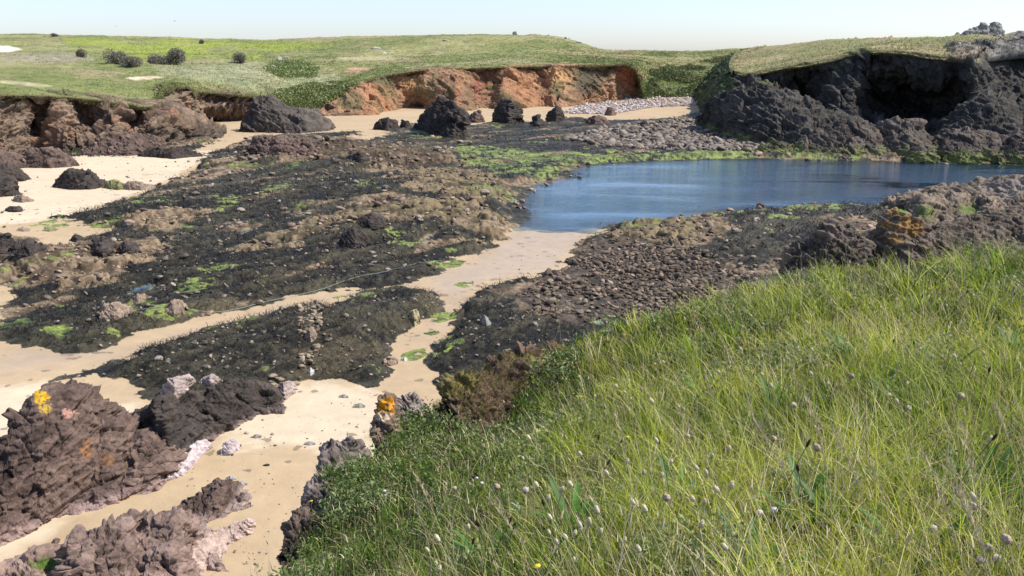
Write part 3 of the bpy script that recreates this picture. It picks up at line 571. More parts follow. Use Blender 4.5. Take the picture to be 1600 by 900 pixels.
ridge('rock_outcrop', [(268, 806), (275, 796), (298, 784), (318, 772), (340, 754), (352, 752), (366, 762), (380, 770), (392, 788)],
      [(268, 812), (285, 822), (315, 820), (350, 806), (392, 792)], .75, PURP, 'small pointed dark rock standing alone on the sand above the bottom outcrop', nu=260, nv=180, amp=.09, sc=.3, seed=52, ang=-.4, k=1.6, paint=foot((.40, .31, .28), .15))
ridge('rock_outcrop', [(100, 880), (104, 850), (112, 838), (140, 836), (152, 822), (172, 815), (190, 818), (205, 830), (222, 830), (240, 822), (262, 815), (278, 818), (292, 838), (306, 858), (330, 868), (345, 880)],
      [(95, 960), (150, 975), (220, 965), (290, 940), (345, 890)], 1.3, ([.07, .048, .038], [.28, .195, .16]), 'wide brown outcrop at the bottom edge of the picture, below the small pointed rock', nu=400, nv=300, amp=.17, sc=.42, seed=53, ang=-.3, k=1.5, paint=foot((.44, .34, .30), .3))
ridge('rock_outcrop', [(-60, 930), (-20, 900), (0, 890), (25, 880), (38, 868), (60, 860), (80, 866), (98, 868), (110, 884), (112, 905)],
      [(-60, 990), (20, 990), (112, 940)], .9, ([.15, .10, .08], [.33, .23, .18]), 'brown rock in the bottom left corner with a tuft of green weed on it', nu=220, nv=160, amp=.09, sc=.35, seed=54, paint=lichen(72, 880, (26, 10), (.08, .13, .025)))
ridge('rock_ledge', [(262, 745), (268, 725), (285, 712), (300, 695), (322, 688), (332, 696)], [(262, 752), (290, 742), (310, 718), (332, 700)], .3, ([.34, .26, .25], [.62, .54, .52]), 'whitish wet ledge of rock on the sand beside the big outcrop', nu=130, nv=80, amp=.045, sc=.2, seed=55, k=3)
ridge('rock_ledge', [(345, 706), (352, 692), (366, 686), (375, 694)], [(345, 712), (360, 712), (375, 702)], .2, ([.32, .25, .24], [.60, .52, .50]), 'small whitish slab of rock alone on the sand, right of the wet ledge', nu=80, nv=50, amp=.03, sc=.15, seed=56, k=3)
ridge('rock_ledge', [(295, 880), (300, 850), (320, 838), (345, 828), (372, 818), (392, 812), (396, 822)], [(300, 905), (330, 885), (360, 850), (396, 830)], .35, ([.30, .21, .17], [.52, .40, .34]), 'low pink ledge of broken rock on the sand right of the bottom outcrop', nu=180, nv=90, amp=.05, sc=.2, seed=57, k=2.5)
# upper left beach
ROCKS = [  # name, crest, base, depth, palette, label, amp, sc, res
 ('rock', [(88, 292), (95, 275), (108, 266), (125, 264), (140, 272), (155, 284), (168, 292)], [(86, 292), (110, 296), (140, 296), (168, 293)], 1.2, BLK, 'dark slanted boulder alone on the pale sand, left of the seaweed', .18, .7),
 ('rock', [(160, 292), (168, 284), (185, 281), (195, 285), (205, 292)], [(160, 294), (185, 297), (205, 294)], .6, ([.12, .11, .05], [.30, .28, .12]), 'low rock with green algae, joined to the dark slanted boulder', .1, .5),
 ('rock', [(192, 292), (202, 283), (222, 284), (238, 290), (243, 294)], [(192, 296), (220, 298), (243, 295)], .6, TAN, 'flat tan rock at the right end of the boulder row on the sand', .08, .5),
 ('rock', [(38, 258), (48, 236), (70, 232), (95, 238), (108, 248), (114, 260)], [(38, 262), (75, 263), (114, 261)], 1.8, PURP, 'rounded brown boulder at the foot of the left cliff', .25, 1.1),
 ('rock', [(-60, 262), (-30, 245), (0, 236), (25, 242), (40, 255)], [(-60, 272), (0, 266), (40, 262)], 2., PURP, 'brown rock at the left edge of the picture, under the cliff', .25, 1.1),
 ('rock', [(-50, 285), (-20, 262), (0, 257), (22, 262), (38, 275), (40, 280)], [(-50, 290), (0, 288), (40, 282)], 1.3, BLK, 'dark rock on the sand at the left edge, upper one of the pair', .2, .8),
 ('rock', [(-50, 305), (-20, 285), (0, 277), (16, 280), (20, 295), (35, 304)], [(-50, 312), (0, 308), (35, 305)], 1., BLK, 'dark rock on the sand at the left edge, lower one of the pair', .16, .7),
 ('rock', [(18, 312), (25, 306), (40, 306), (52, 313)], [(18, 314), (35, 317), (52, 315)], .5, TAN, 'low grey-brown rock on the sand near the left edge pair', .08, .4),
 ('rock', [(8, 328), (14, 322), (28, 322), (34, 329)], [(8, 330), (20, 332), (34, 331)], .4, BLK, 'small dark stone lying on the sand strip near the left edge', .05, .3),
 ('rock', [(68, 358), (72, 354), (82, 354), (87, 359)], [(68, 361), (78, 362), (87, 361)], .35, ([.13, .13, .06], [.28, .27, .13]), 'small greenish stone on the sand patch above the brown rocks', .04, .25),
 ('rock', [(26, 358), (32, 356), (42, 357), (46, 360)], [(26, 361), (36, 362), (46, 361)], .3, TAN, 'flat tan pebble on the sand patch, left of the greenish stone', .03, .2),
 ('rock', [(110, 375), (116, 366), (124, 368), (130, 376)], [(110, 377), (120, 379), (130, 378)], .4, BLK, 'small pointed dark rock at the top of the brown reef', .06, .25),
 ('rock', [(140, 392), (148, 375), (162, 372), (172, 382), (176, 392)], [(140, 394), (160, 397), (176, 394)], .7, BLK, 'dark rounded rock beside a sandy gap in the reef', .1, .4),
 ('rock', [(178, 392), (188, 380), (200, 378), (210, 388), (214, 394)], [(178, 394), (195, 397), (214, 396)], .7, BLK, 'dark rock on the right of a sandy gap in the reef', .1, .4),
 ('rock', [(-60, 400), (-20, 378), (0, 368), (10, 368), (18, 380), (32, 390), (36, 402)], [(-60, 408), (0, 406), (36, 404)], .9, BLK, 'black rock at the left edge on top of the brown reef', .12, .5),
 ('rock', [(15, 392), (25, 380), (50, 378), (56, 390), (58, 398)], [(15, 400), (40, 402), (58, 400)], .8, BLK, 'black rock on the brown reef, right of the one at the edge', .12, .5),
 # fallen rocks at the cliff foot
 ('rock', [(372, 204), (374, 188), (384, 180), (395, 158), (410, 148), (425, 150), (436, 160), (452, 170), (470, 176), (490, 180), (505, 186), (520, 198)], [(370, 206), (420, 208), (480, 208), (520, 202)], 4.5, ([.025, .020, .017], [.13, .105, .085]), 'long grey rock mass sloping down to the sand in front of the middle cliff', .5, 2.2),
 ('rock', [(128, 240), (150, 226), (190, 212), (225, 212), (255, 220), (262, 234)], [(128, 243), (200, 243), (262, 237)], 2., PURP, 'heap of dark slabs at the foot of the left cliff, by the sand', .35, 1.3),
 ('rock', [(215, 240), (240, 232), (280, 232), (310, 238), (318, 242)], [(215, 244), (270, 248), (318, 244)], 1.2, BLK, 'low dark weedy ledge in front of the slab heap', .2, .9),
 ('rock', [(345, 238), (365, 232), (380, 228), (398, 232), (405, 238)], [(345, 242), (380, 244), (405, 241)], 1., BLK, 'low dark weedy rock on the sand between the cliffs', .16, .8),
 ('rock', [(388, 248), (390, 230), (400, 216), (430, 212), (450, 218), (470, 224), (490, 232), (498, 248)], [(388, 254), (430, 256), (498, 254)], 2.4, PURP, 'broad dark brown rock rising at the back of the seaweed, below the grey mass', .35, 1.),
 ('rock', [(540, 258), (546, 244), (560, 238), (575, 244), (588, 252), (590, 262)], [(540, 264), (565, 268), (590, 265)], 1.2, BLK, 'dark hunched rock in the middle of the brown weedy ridge', .18, .7),
 # the stacks at the back of the flat
 ('sea_stack', [(655, 200), (662, 182), (675, 166), (686, 158), (698, 156), (708, 158), (712, 168), (722, 176), (725, 196), (728, 214)], [(652, 202), (675, 212), (705, 218), (728, 216)], 3., BLK, 'tall black craggy stack, the biggest of those standing in front of the orange cliff', .42, 1.3),
 ('rock', [(588, 200), (592, 188), (605, 186), (618, 187), (624, 200)], [(586, 202), (605, 204), (625, 203)], 1.8, BLK, 'blocky black rock on the sand, left one of the pair by the tallest stack', .25, 1.),
 ('rock', [(623, 199), (628, 188), (638, 190), (645, 199)], [(622, 200), (635, 202), (645, 201)], 1.2, BLK, 'small black rock touching the right side of the blocky black rock', .18, .8),
 ('rock', [(726, 188), (738, 178), (750, 176), (756, 182), (756, 190)], [(726, 190), (742, 192), (757, 191)], 1.5, PURP, 'low brown rock between the tallest stack and the second one', .2, .8),
 ('sea_stack', [(769, 192), (774, 172), (781, 160), (787, 157), (796, 160), (806, 162), (814, 172), (818, 192)], [(768, 193), (795, 196), (818, 194)], 2.6, BLK, 'second tallest black stack, right of the biggest one', .38, 1.2),
 ('rock', [(827, 196), (834, 182), (840, 179), (846, 184), (855, 196)], [(827, 197), (840, 199), (856, 198)], 1.6, BLK, 'pointed black rock between the second stack and the narrow one', .22, .9),
 ('sea_stack', [(854, 188), (858, 175), (866, 170), (870, 164), (874, 164), (877, 174), (881, 186)], [(854, 190), (868, 192), (882, 190)], 1.8, BLK, 'narrow black stack, the smallest and rightmost of the three stacks', .26, 1.),
 ('rock', [(908, 192), (920, 184), (930, 180), (942, 184), (952, 192)], [(908, 194), (930, 196), (952, 194)], 1.8, PURP, 'low brown rock in front of the pale shingle, right of the narrow stack', .2, .9),
 ('rock', [(944, 178), (950, 166), (960, 170), (962, 180)], [(944, 180), (955, 181), (962, 180)], 1., BRN, 'small brown rock on the pale shingle under the right end of the orange cliff', .15, .7),
 ('rock', [(530, 380), (536, 368), (548, 360), (560, 362), (572, 368), (576, 380)], [(530, 384), (555, 388), (576, 384)], .8, BLK, 'black square-edged rock in the middle of the reef, left of the small blue pool', .1, .35),
 ('rock', [(556, 350), (565, 340), (580, 334), (596, 340), (600, 352)], [(556, 354), (580, 357), (600, 354)], .8, BLK, 'black ledge rock above the square-edged rock in the reef', .1, .35),
 ('rock', [(205, 470), (212, 462), (220, 460), (228, 468)], [(205, 473), (216, 476), (228, 472)], .4, TAN, 'pale knobbly rock in the seaweed below the small pale pool', .06, .2),
 ('rock', [(155, 492), (165, 478), (180, 475), (196, 480), (200, 490)], [(155, 497), (178, 500), (200, 494)], .6, TAN, 'tan layered rock poking through the seaweed left of the rope', .06, .25),
 ('rock', [(258, 482), (268, 470), (280, 470), (288, 480)], [(258, 487), (272, 490), (288, 485)], .5, TAN, 'tan rock poking through the seaweed just above the rope', .06, .25),
 ('rock', [(476, 528), (482, 514), (488, 511), (495, 522)], [(476, 531), (486, 534), (496, 528)], .25, TAN, 'tan angular stone, biggest in the stony gap between two seaweed mounds', .03, .15),
 ('rock', [(640, 500), (642, 486), (650, 484), (654, 496)], [(640, 505), (648, 508), (654, 503)], .3, ([.22, .19, .10], [.42, .36, .22]), 'pale upright rock at the right edge of the middle seaweed mound', .04, .15),
 ('rock', [(600, 562), (608, 558), (618, 560), (622, 566)], [(600, 570), (610, 572), (622, 569)], .25, TAN, 'flat greenish-tan rock on the sand at the corner of the middle mound', .03, .15),
 ('rock', [(627, 560), (632, 558), (637, 561)], [(627, 563), (632, 565), (637, 563)], .1, ([.40, .40, .38], [.55, .54, .50]), 'small smooth grey-white stone on the green weed of the sand channel', .008, .2),
 ('rock', [(479, 580), (485, 574), (491, 579)], [(479, 583), (485, 585), (491, 583)], .1, ([.40, .38, .35], [.55, .52, .48]), 'rounded pale stone at the foot of the stony gap in the seaweed', .008, .2),
 ('rock', [(392, 682), (400, 679), (408, 682)], [(392, 684), (400, 685), (408, 684)], .07, ([.16, .14, .12], [.28, .25, .22]), 'small grey pebble on the sand right of the dark ridge', .008, .1),
 ('rock', [(352, 747), (360, 743), (368, 748)], [(352, 749), (360, 751), (369, 750)], .08, ([.25, .24, .22], [.38, .36, .32]), 'rounded grey stone on the sand, upper of two above the pointed rock', .008, .1),
 ('rock', [(368, 756), (377, 753), (386, 756)], [(368, 757), (377, 759), (386, 758)], .08, ([.22, .21, .20], [.34, .32, .30]), 'flat grey stone on the sand, lower of two above the pointed rock', .008, .1),
 ('rock', [(80, 848), (84, 842), (89, 844), (91, 849)], [(80, 850), (86, 852), (91, 850)], .08, PURP, 'small dark stone on the sand strip between the bottom outcrops', .012, .1),
 ('rock', [(476, 692), (482, 690), (492, 693)], [(476, 695), (484, 696), (493, 695)], .07, ([.2, .18, .16], [.34, .31, .28]), 'flat grey stone on the bright sand by the meadow cliff', .008, .1),
 ('rock', [(411, 727), (415, 725), (421, 727)], [(411, 728), (416, 729), (421, 728)], .05, BLK, 'tiny black stone on the sand right of the low ledges', .008, .1),
 ('rock', [(530, 618), (538, 616), (544, 620)], [(530, 621), (537, 622), (544, 622)], .07, ([.2, .2, .17], [.34, .32, .26]), 'flat grey-green stone on the bright sand below the middle mound', .008, .1),
 ('rock', [(553, 632), (562, 630), (570, 634)], [(553, 637), (562, 638), (570, 637)], .1, ([.2, .19, .15], [.32, .30, .24]), 'larger flat grey-green stone on the bright sand, near the orange lichen', .008, .1),
 ('rock', [(782, 553), (786, 547), (796, 545), (806, 549)], [(782, 557), (794, 559), (806, 556)], .12, ([.36, .33, .25], [.48, .44, .34]), 'smooth pale oval stone at the right edge of the seaweed by the meadow', .008, .2),
 ('rock', [(752, 505), (756, 492), (760, 494), (768, 504)], [(752, 507), (760, 509), (768, 507)], .1, ([.26, .25, .22], [.42, .40, .35]), 'thin upright grey slab stuck in the seaweed of the right mound', .01, .15),
]
for i, (nm, cr, bs, d, pal, lab, am, sc) in enumerate(ROCKS):
    wpx = max(c[0] for c in cr) - min(c[0] for c in cr); res = int(np.clip(wpx * 2.0, 40, 260))
    hpx = max(c[1] for c in bs) - min(c[1] for c in cr); resv = int(np.clip(hpx * 4.5, 36, 200))
    zl = 0.
    if d < .9:
        zl = float(max(beach_hit(np.mean([c[0] for c in bs]), np.mean([c[1] for c in bs]))[2], -.02))
    ridge(nm, cr, bs, d, pal, lab, nu=res, nv=resv, amp=am, sc=sc, seed=100 + i * 7, ang=(-.5, .5, .2)[i % 3], k=1.5, zb=zl, zdrop=.12 + .1 * d, cat='rock' if nm == 'rock' else 'rock stack')
# headland buttresses and boulders
GK = ([.012, .011, .009], [.080, .070, .058]); GB = ([.028, .022, .017], [.14, .112, .088])
def gt(amt, lo, hi, c=(.10, .10, .04)):
    def f(G, cc, ids): return mix(cc, c, sstep(lo, hi, G[..., 2] + fbm(G, 1.5, 3, 411) * .8) * amt)
    return f
def algfoot(G, cc, ids): return mix(cc, [.17, .19, .05], sstep(.9, .2, G[..., 2] + fbm(G, .8, 3, 412) * .8) * .7)
ridge('rock_buttress', [(1100, 205), (1108, 178), (1114, 160), (1128, 147), (1150, 141), (1180, 138), (1196, 130), (1212, 134), (1235, 142), (1255, 154), (1280, 166), (1305, 178), (1335, 184), (1360, 196), (1385, 206), (1420, 222)],
      [(1100, 206), (1130, 214), (1165, 225), (1200, 232), (1260, 238), (1330, 240), (1420, 240)], 13., GK, 'broad dark rock buttress sloping down in front of the cave cliff, left of the cave', nu=520, nv=260, amp=.6, sc=2.1, seed=61, ang=.65, k=1.8, paint=both(gt(.8, 4.6, 5.6), algfoot))
BD = [([(1372, 240), (1378, 215), (1392, 196), (1418, 188), (1436, 194), (1452, 208), (1462, 222), (1470, 242)], [(1370, 243), (1420, 246), (1470, 246)], 5, 'dark boulder mass in the middle of the cave mouth'),
      ([(1240, 238), (1262, 215), (1290, 204), (1320, 196), (1350, 200), (1375, 214), (1390, 236)], [(1240, 242), (1320, 245), (1390, 244)], 4, 'brown rock mass at the water under the dark buttress'),
      ([(1462, 244), (1475, 215), (1500, 205), (1530, 205), (1555, 212), (1580, 222), (1592, 250)], [(1462, 248), (1530, 250), (1592, 254)], 4, 'brown-grey rounded rocks at the water right of the cave'),
      ([(1478, 218), (1500, 185), (1520, 158), (1540, 148), (1565, 150), (1590, 160), (1640, 155), (1700, 150)], [(1476, 236), (1560, 240), (1700, 246)], 7, 'dark grey crag right of the cave above the rounded rocks'),
      ([(1560, 246), (1580, 215), (1600, 205), (1640, 200), (1700, 205)], [(1560, 253), (1630, 256), (1700, 258)], 4, 'brown rock at the right edge of the picture by the water'),
      ([(1565, 150), (1575, 110), (1590, 96), (1625, 90), (1680, 95), (1720, 110)], [(1560, 190), (1640, 190), (1720, 190)], 7, 'high dark crag at the right edge under the headland top'),
      ([(1476, 240), (1480, 230), (1495, 226), (1515, 228), (1528, 238), (1532, 250)], [(1474, 250), (1500, 253), (1534, 254)], 2., 'low brown boulder with weed at the waterline below the rounded rocks'),
      ([(1418, 246), (1424, 234), (1440, 230), (1458, 236), (1466, 250)], [(1416, 250), (1440, 252), (1466, 252)], 1.6, 'green-tinged low boulder at the waterline in front of the cave'),
      ([(1180, 238), (1190, 226), (1210, 219), (1232, 222), (1245, 238)], [(1180, 240), (1215, 243), (1246, 242)], 2., 'low grey boulder at the left foot of the buttress')]
for i, (cr, bs, d, lab) in enumerate(BD):
    ridge('rock', cr, bs, d, GB if i not in (3, 5) else GK, lab, nu=280, nv=150, amp=.42 if d > 3 else .22, sc=1.6 if d > 3 else .9, seed=320 + i, ang=.5, k=1.5, paint=algfoot)
cT = [(1480, 59), (1500, 54), (1514, 47), (1526, 43), (1532, 37), (1538, 36), (1541, 41), (1546, 40), (1552, 36), (1559, 34), (1563, 37), (1561, 48), (1562, 60)]
cc_ = [at_y(x, y, 118) for x, y in cT]
cols = []
for p in cc_:
    b0 = p.copy(); b0[1] -= 1.8; b0[2] = 9.0; k0 = p.copy(); k0[1] += 2.2; k0[2] = 8.8; m = (b0 + p) / 2; m[1] -= .5; m2 = (k0 + p) / 2; m2[1] += .5
    cols.append([b0, m, p, m2, k0])
G = loft(cols, 160, 90); G2, ids = crag(G, .22, 1., 71, .4, 2.); cc = rock_cols(G2, ids, [.14, .13, .12], [.38, .35, .30], s=71)
og = np.array([G2[..., 0].mean(), 118, 9.]); tag(obj('rock_tor', G2.reshape(-1, 3), grid_faces(160, 90)[:, ::-1], M_crag, {'col': cc.reshape(-1, 3)}, origin=og), 'jagged grey rock tor standing on the skyline of the right headland', 'rock')
# slabs in the right middle ground
ridge('rock_slab', [(1405, 345), (1420, 332), (1436, 318), (1450, 313), (1475, 315), (1500, 309), (1520, 312), (1545, 302), (1572, 298), (1590, 290), (1640, 284), (1760, 276)],
      [(1405, 352), (1440, 385), (1500, 400), (1600, 405), (1760, 405)], 9., ([.05, .038, .027], [.27, .205, .14]), 'wide pale tan rock slab with rounded lumps between the pool and the meadow', nu=460, nv=300, amp=.24, sc=1.0, seed=81, ang=.3, k=1.8,
      paint=both(lichen(1445, 334, (18, 12), (.12, .15, .03)), lichen(1515, 330, (18, 14), (.10, .14, .03)), lichen(1590, 290, (60, 20), (.20, .17, .14))))
ridge('rock_slab', [(1440, 372), (1470, 352), (1520, 345), (1570, 330), (1620, 322), (1760, 320)], [(1430, 410), (1520, 425), (1760, 430)], 4., ([.035, .027, .019], [.19, .145, .10]), 'darker layered slab between the tan slab and the meadow grass', nu=300, nv=160, amp=.16, sc=.7, seed=82, ang=.4, k=2.6)

# ------------------------------------------------------------------ the meadow on its near cliff
def tps_fit(P, z, lam=.02):
    n = len(P); r = np.linalg.norm(P[:, None] - P[None], axis=-1); K = np.where(r > 0, r * r * np.log(r + 1e-9), 0) + lam * np.eye(n)
    A = np.zeros((n + 3, n + 3)); A[:n, :n] = K; A[:n, n] = 1; A[:n, n + 1:] = P; A[n, :n] = 1; A[n + 1:, :n] = P.T
    wts = np.linalg.solve(A, np.concatenate([z, [0, 0, 0]]))
    def f(Q):
        sh_ = Q.shape[:-1]; Q = Q.reshape(-1, 2); r = np.linalg.norm(Q[:, None] - P[None], axis=-1)
        return (np.where(r > 0, r * r * np.log(r + 1e-9), 0) @ wts[:n] + wts[n] + Q @ wts[n + 1:]).reshape(sh_)
    return f
EDGE = [(468, 905, 5.15), (500, 850, 5.1), (525, 790, 5.0), (545, 738, 4.95), (580, 712, 4.85), (615, 686, 4.8), (655, 648, 4.78), (690, 668, 4.75), (760, 672, 4.72), (825, 622, 4.82), (870, 560, 4.95), (930, 515, 5.05), (1040, 490, 5.2), (1120, 464, 5.3), (1200, 444, 5.4), (1400, 414, 5.6), (1600, 396, 5.7), (1800, 382, 5.75)]
EP = np.array([at_z(x, y, z) for x, y, z in EDGE])
INN = [(700, 900, 5.85), (1000, 900, 6.4), (1300, 900, 6.5), (1600, 900, 6.5), (800, 750, 5.5), (1100, 700, 6.0), (1400, 650, 6.15), (1300, 530, 5.85), (1600, 560, 6.1)]
IP = np.array([at_z(x, y, z) for x, y, z in INN] + [[0, 0, 6.4], [4, 0, 6.6], [9, 2, 6.7], [-1.6, 0, 5.9], [12, 6, 6.3]])
allp = np.concatenate([EP, IP]); tps = tps_fit(allp[:, :2], allp[:, 2])
MP = np.concatenate([EP[:, :2], [[20, EP[-1, 1]], [20, -2.5], [-2.2, -2.5], [-1.9, 1.5]]])
gx = np.arange(-6, 18, .05); gy = np.arange(-2.4, 17, .05)
Q = np.stack(np.meshgrid(gx, gy, indexing='ij'), -1); s = poly_sd(Q.reshape(-1, 2), MP).reshape(Q.shape[:2]) + .22 * fbm(Q, .8, 4, 505)
zin = tps(np.clip(Q, [-3, -3], [15, 12.5])) + .07 * fbm(Q, .9, 3, 501) + .03 * fbm(Q, .25, 2, 502)
zgrid = zin
def meadow(Q, detail=True):
    i = np.clip((Q[..., 0] + 6) / .05, 0, len(gx) - 1.001); j = np.clip((Q[..., 1] + 2.4) / .05, 0, len(gy) - 1.001); a = i.astype(int); b_ = j.astype(int); u = i - a; v_ = j - b_
    return zgrid[a, b_] * (1 - u) * (1 - v_) + zgrid[a + 1, b_] * u * (1 - v_) + zgrid[a, b_ + 1] * (1 - u) * v_ + zgrid[a + 1, b_ + 1] * u * v_
drop = np.where(s < 0, -s * 3.2, 0); G = np.concatenate([Q, np.maximum(zin - drop, -.4)[..., None]], -1)
cl_ = sstep(0, -.25, s); f1, f2, i1 = worley(G * [1, 1, .7], .5, 506); G[..., 2] += cl_ * (i1 - .5) * .3; G[..., 0] += cl_ * (i1 - .5) * .25
soilc = mix([.025, .028, .010], [.07, .06, .025], sstep(-.4, .4, fbm(Q, .3, 3, 507))); rockc = mix([.05, .035, .03], [.22, .15, .12], i1)
Gf = G.reshape(-1, 3); near = (s[:-1, :-1] > -.05); keep = (G[:-1, :-1, 2] > -.35)
for nm, msk, mt in (('meadow', near, M_soil), ('cliff', ~near & keep, M_crag)):
    v, f, a = compact(Gf, grid_faces(len(gx), len(gy))[msk.ravel()], {'col': (soilc if nm == 'meadow' else rockc).reshape(-1, 3)})
    tag(obj(nm, v, f, mt, a, smooth=nm == 'meadow'), kind='structure')
def march(px, py, h=0.):
    """where the view line of a pixel comes down to h above the meadow"""
    d = ray(px, py); ts = np.linspace(1., 16, 300); P = CAM + d[..., None, :] * ts[:, None]; z = meadow(P[..., :2]) + np.asarray(h)[..., None]
    k = np.argmax(P[..., 2] < z, -1); return np.take_along_axis(P, k[..., None, None].repeat(3, -1), -2)[..., 0, :]
# rim rocks
def rim(name, cr, bs, zb, d, pal, lab, seed, amp=.05, sc=.2, paint=None, nu=170, nv=120, k=1.6):
    ridge(name, cr, bs, d, pal, lab, nu=nu, nv=nv, amp=amp, sc=sc, seed=seed, zb=zb, zdrop=.9, paint=paint, k=k)
rim('rock', [(442, 868), (448, 824), (460, 806), (476, 798), (490, 812), (500, 835)], [(442, 925), (475, 930), (512, 895)], 4.5, .4, ([.025, .018, .014], [.20, .14, .11]), 'brown broken rock on the rim of the meadow cliff, lowest of the rim rocks', 601, amp=.055, sc=.15, k=1.4)
rim('rock', [(474, 812), (480, 762), (492, 742), (502, 728), (504, 698), (516, 684), (524, 697), (538, 690), (548, 682), (560, 694), (574, 718)], [(474, 862), (525, 845), (580, 775)], 4.55, .45, ([.018, .014, .012], [.30, .24, .21]), 'dark fractured rock with pale facets on the rim of the meadow cliff', 602, amp=.06, sc=.16, k=1.3)
rim('rock', [(586, 680), (588, 640), (596, 624), (606, 619), (613, 624), (620, 636), (628, 650), (634, 668)], [(586, 700), (612, 700), (634, 684)], 4.55, .35, BRN, 'small rock capped with bright orange lichen on the rim of the meadow cliff', 603, amp=.04, sc=.14, paint=both(lichen(603, 632, (13, 13), (.62, .27, .01)), lichen(600, 652, (10, 7), (.6, .45, .3))))
rim('rock', [(616, 650), (626, 630), (640, 616), (655, 622), (662, 640), (668, 660)], [(616, 690), (645, 690), (668, 675)], 4.5, .3, ([.05, .035, .03], [.38, .32, .28]), 'dark split rock with white faces beside the orange lichen rock', 604, amp=.05, sc=.13)
def moss(G, cc, ids): return mix(cc, [.19, .16, .05], sstep(.0, .45, fbm(G, .22, 4, 611) + .2) * .75)
rim('rock', [(684, 640), (690, 606), (700, 590), (722, 580), (752, 584), (772, 566), (800, 556), (828, 550), (856, 546), (884, 552)], [(684, 690), (730, 700), (780, 690), (835, 640), (884, 590)], 4.45, .75, ([.035, .022, .016], [.19, .12, .08]), 'brown mossy rock hump on the meadow rim above the sand channel', 605, amp=.12, sc=.26, paint=moss, nu=300, nv=220)
HUMP = LAST
def lichB(G, cc, ids):
    px, py = to_px(G)
    for cx, cy, rx, ry in ((1385, 350, 14, 10), (1420, 352, 22, 16), (1400, 375, 20, 10), (1395, 332, 16, 8)): cc = mix(cc, [.27, .15, .04], sstep(1.1, .7, np.hypot((px - cx) / rx, (py - cy) / ry) + 1.5 * fbm(G, .3, 4, 621, .7)) * .8)
    return mix(cc, [.12, .18, .03], sstep(1.1, .8, np.hypot((px - 1412) / 10, (py - 328) / 5)))
ridge('rock', [(1362, 409), (1368, 371), (1376, 347), (1388, 336), (1400, 333), (1412, 339), (1418, 351), (1430, 346), (1446, 345), (1450, 359), (1452, 381), (1462, 409)], [(1362, 440), (1410, 450), (1462, 440)], .9, ([.04, .030, .022], [.20, .155, .115]), 'notched rock covered with orange lichen behind the meadow edge', nu=240, nv=170, amp=.09, sc=.3, seed=630, zb=4.0, zdrop=1.5, paint=lichB, k=1.3)
ridge('rock', [(1226, 440), (1232, 410), (1240, 390), (1262, 376), (1276, 366), (1284, 354), (1295, 348), (1308, 352), (1325, 348), (1338, 358), (1346, 372), (1360, 378), (1372, 410)], [(1226, 450), (1300, 460), (1372, 450)], .9, ([.018, .014, .010], [.17, .135, .10]), 'dark angular rock behind the meadow edge, left of the orange lichen rock', nu=260, nv=170, amp=.12, sc=.32, seed=631, zb=4.0, zdrop=1.5, k=1.3,
      paint=lichen(1322, 342, (14, 5), (.48, .25, .04)))

# ------------------------------------------------------------------ stones
def ico(sub):
    t_ = (1 + 5 ** .5) / 2; V = [(-1, t_, 0), (1, t_, 0), (-1, -t_, 0), (1, -t_, 0), (0, -1, t_), (0, 1, t_), (0, -1, -t_), (0, 1, -t_), (t_, 0, -1), (t_, 0, 1), (-t_, 0, -1), (-t_, 0, 1)]
    F = [(0, 11, 5), (0, 5, 1), (0, 1, 7), (0, 7, 10), (0, 10, 11), (1, 5, 9), (5, 11, 4), (11, 10, 2), (10, 7, 6), (7, 1, 8), (3, 9, 4), (3, 4, 2), (3, 2, 6), (3, 6, 8), (3, 8, 9), (4, 9, 5), (2, 4, 11), (6, 2, 10), (8, 6, 7), (9, 8, 1)]
    V = [np.array(v) / np.linalg.norm(v) for v in V]
    for _ in range(sub):
        c = {}; nf = []
        def md(a, b_):
            k_ = (min(a, b_), max(a, b_))
            if k_ not in c: m = V[a] + V[b_]; V.append(m / np.linalg.norm(m)); c[k_] = len(V) - 1
            return c[k_]
        for a, b_, d in F: x, y, z = md(a, b_), md(b_, d), md(d, a); nf += [(a, x, z), (b_, y, x), (d, z, y), (x, y, z)]
        F = nf
    return np.array(V), np.array(F)
IV1, IF1 = ico(1); IV2, IF2 = ico(2); IV3, IF3 = ico(3)
def stone_shape(V, seed):
    r = np.random.default_rng(seed); N_ = r.normal(size=(8, 3)); N_ /= np.linalg.norm(N_, axis=1, keepdims=True); D = r.uniform(.4, .85, 8)
    dot = V @ N_.T; t_ = np.where(dot > .05, D / np.maximum(dot, .05), 9).min(1); t_ = np.minimum(t_, 1.1)
    return V * t_[:, None] * np.array([1, .75, .48])
shapes1 = [stone_shape(IV1, k) for k in range(24)]
def rotz(a): c, s_ = np.cos(a), np.sin(a); z = np.zeros_like(a); o_ = np.ones_like(a); return np.stack([np.stack([c, -s_, z], -1), np.stack([s_, c, z], -1), np.stack([z, z, o_], -1)], -2)
def roty(a): c, s_ = np.cos(a), np.sin(a); z = np.zeros_like(a); o_ = np.ones_like(a); return np.stack([np.stack([c, z, s_], -1), np.stack([z, o_, z], -1), np.stack([-s_, z, c], -1)], -2)
def stones_mesh(name, P, size, col, label, kindname='stones'):
    n = len(P); k = rng.integers(0, 24, n); S = np.array(shapes1)[k]; M = rotz(rng.uniform(0, 6.28, n)) @ roty(rng.normal(0, .35, n))
    V = np.einsum('nij,nvj->nvi', M, S * size[:, None, None]) + P[:, None] + np.array([0, 0, .25]) * size[:, None, None]
    F = (IF1[None] + (np.arange(n) * len(IV1))[:, None, None]).reshape(-1, 3)
    return tag(obj(name, V.reshape(-1, 3), F, M_stone, {'col': np.repeat(col, len(IV1), 0)}), label, kindname, kind='stuff')
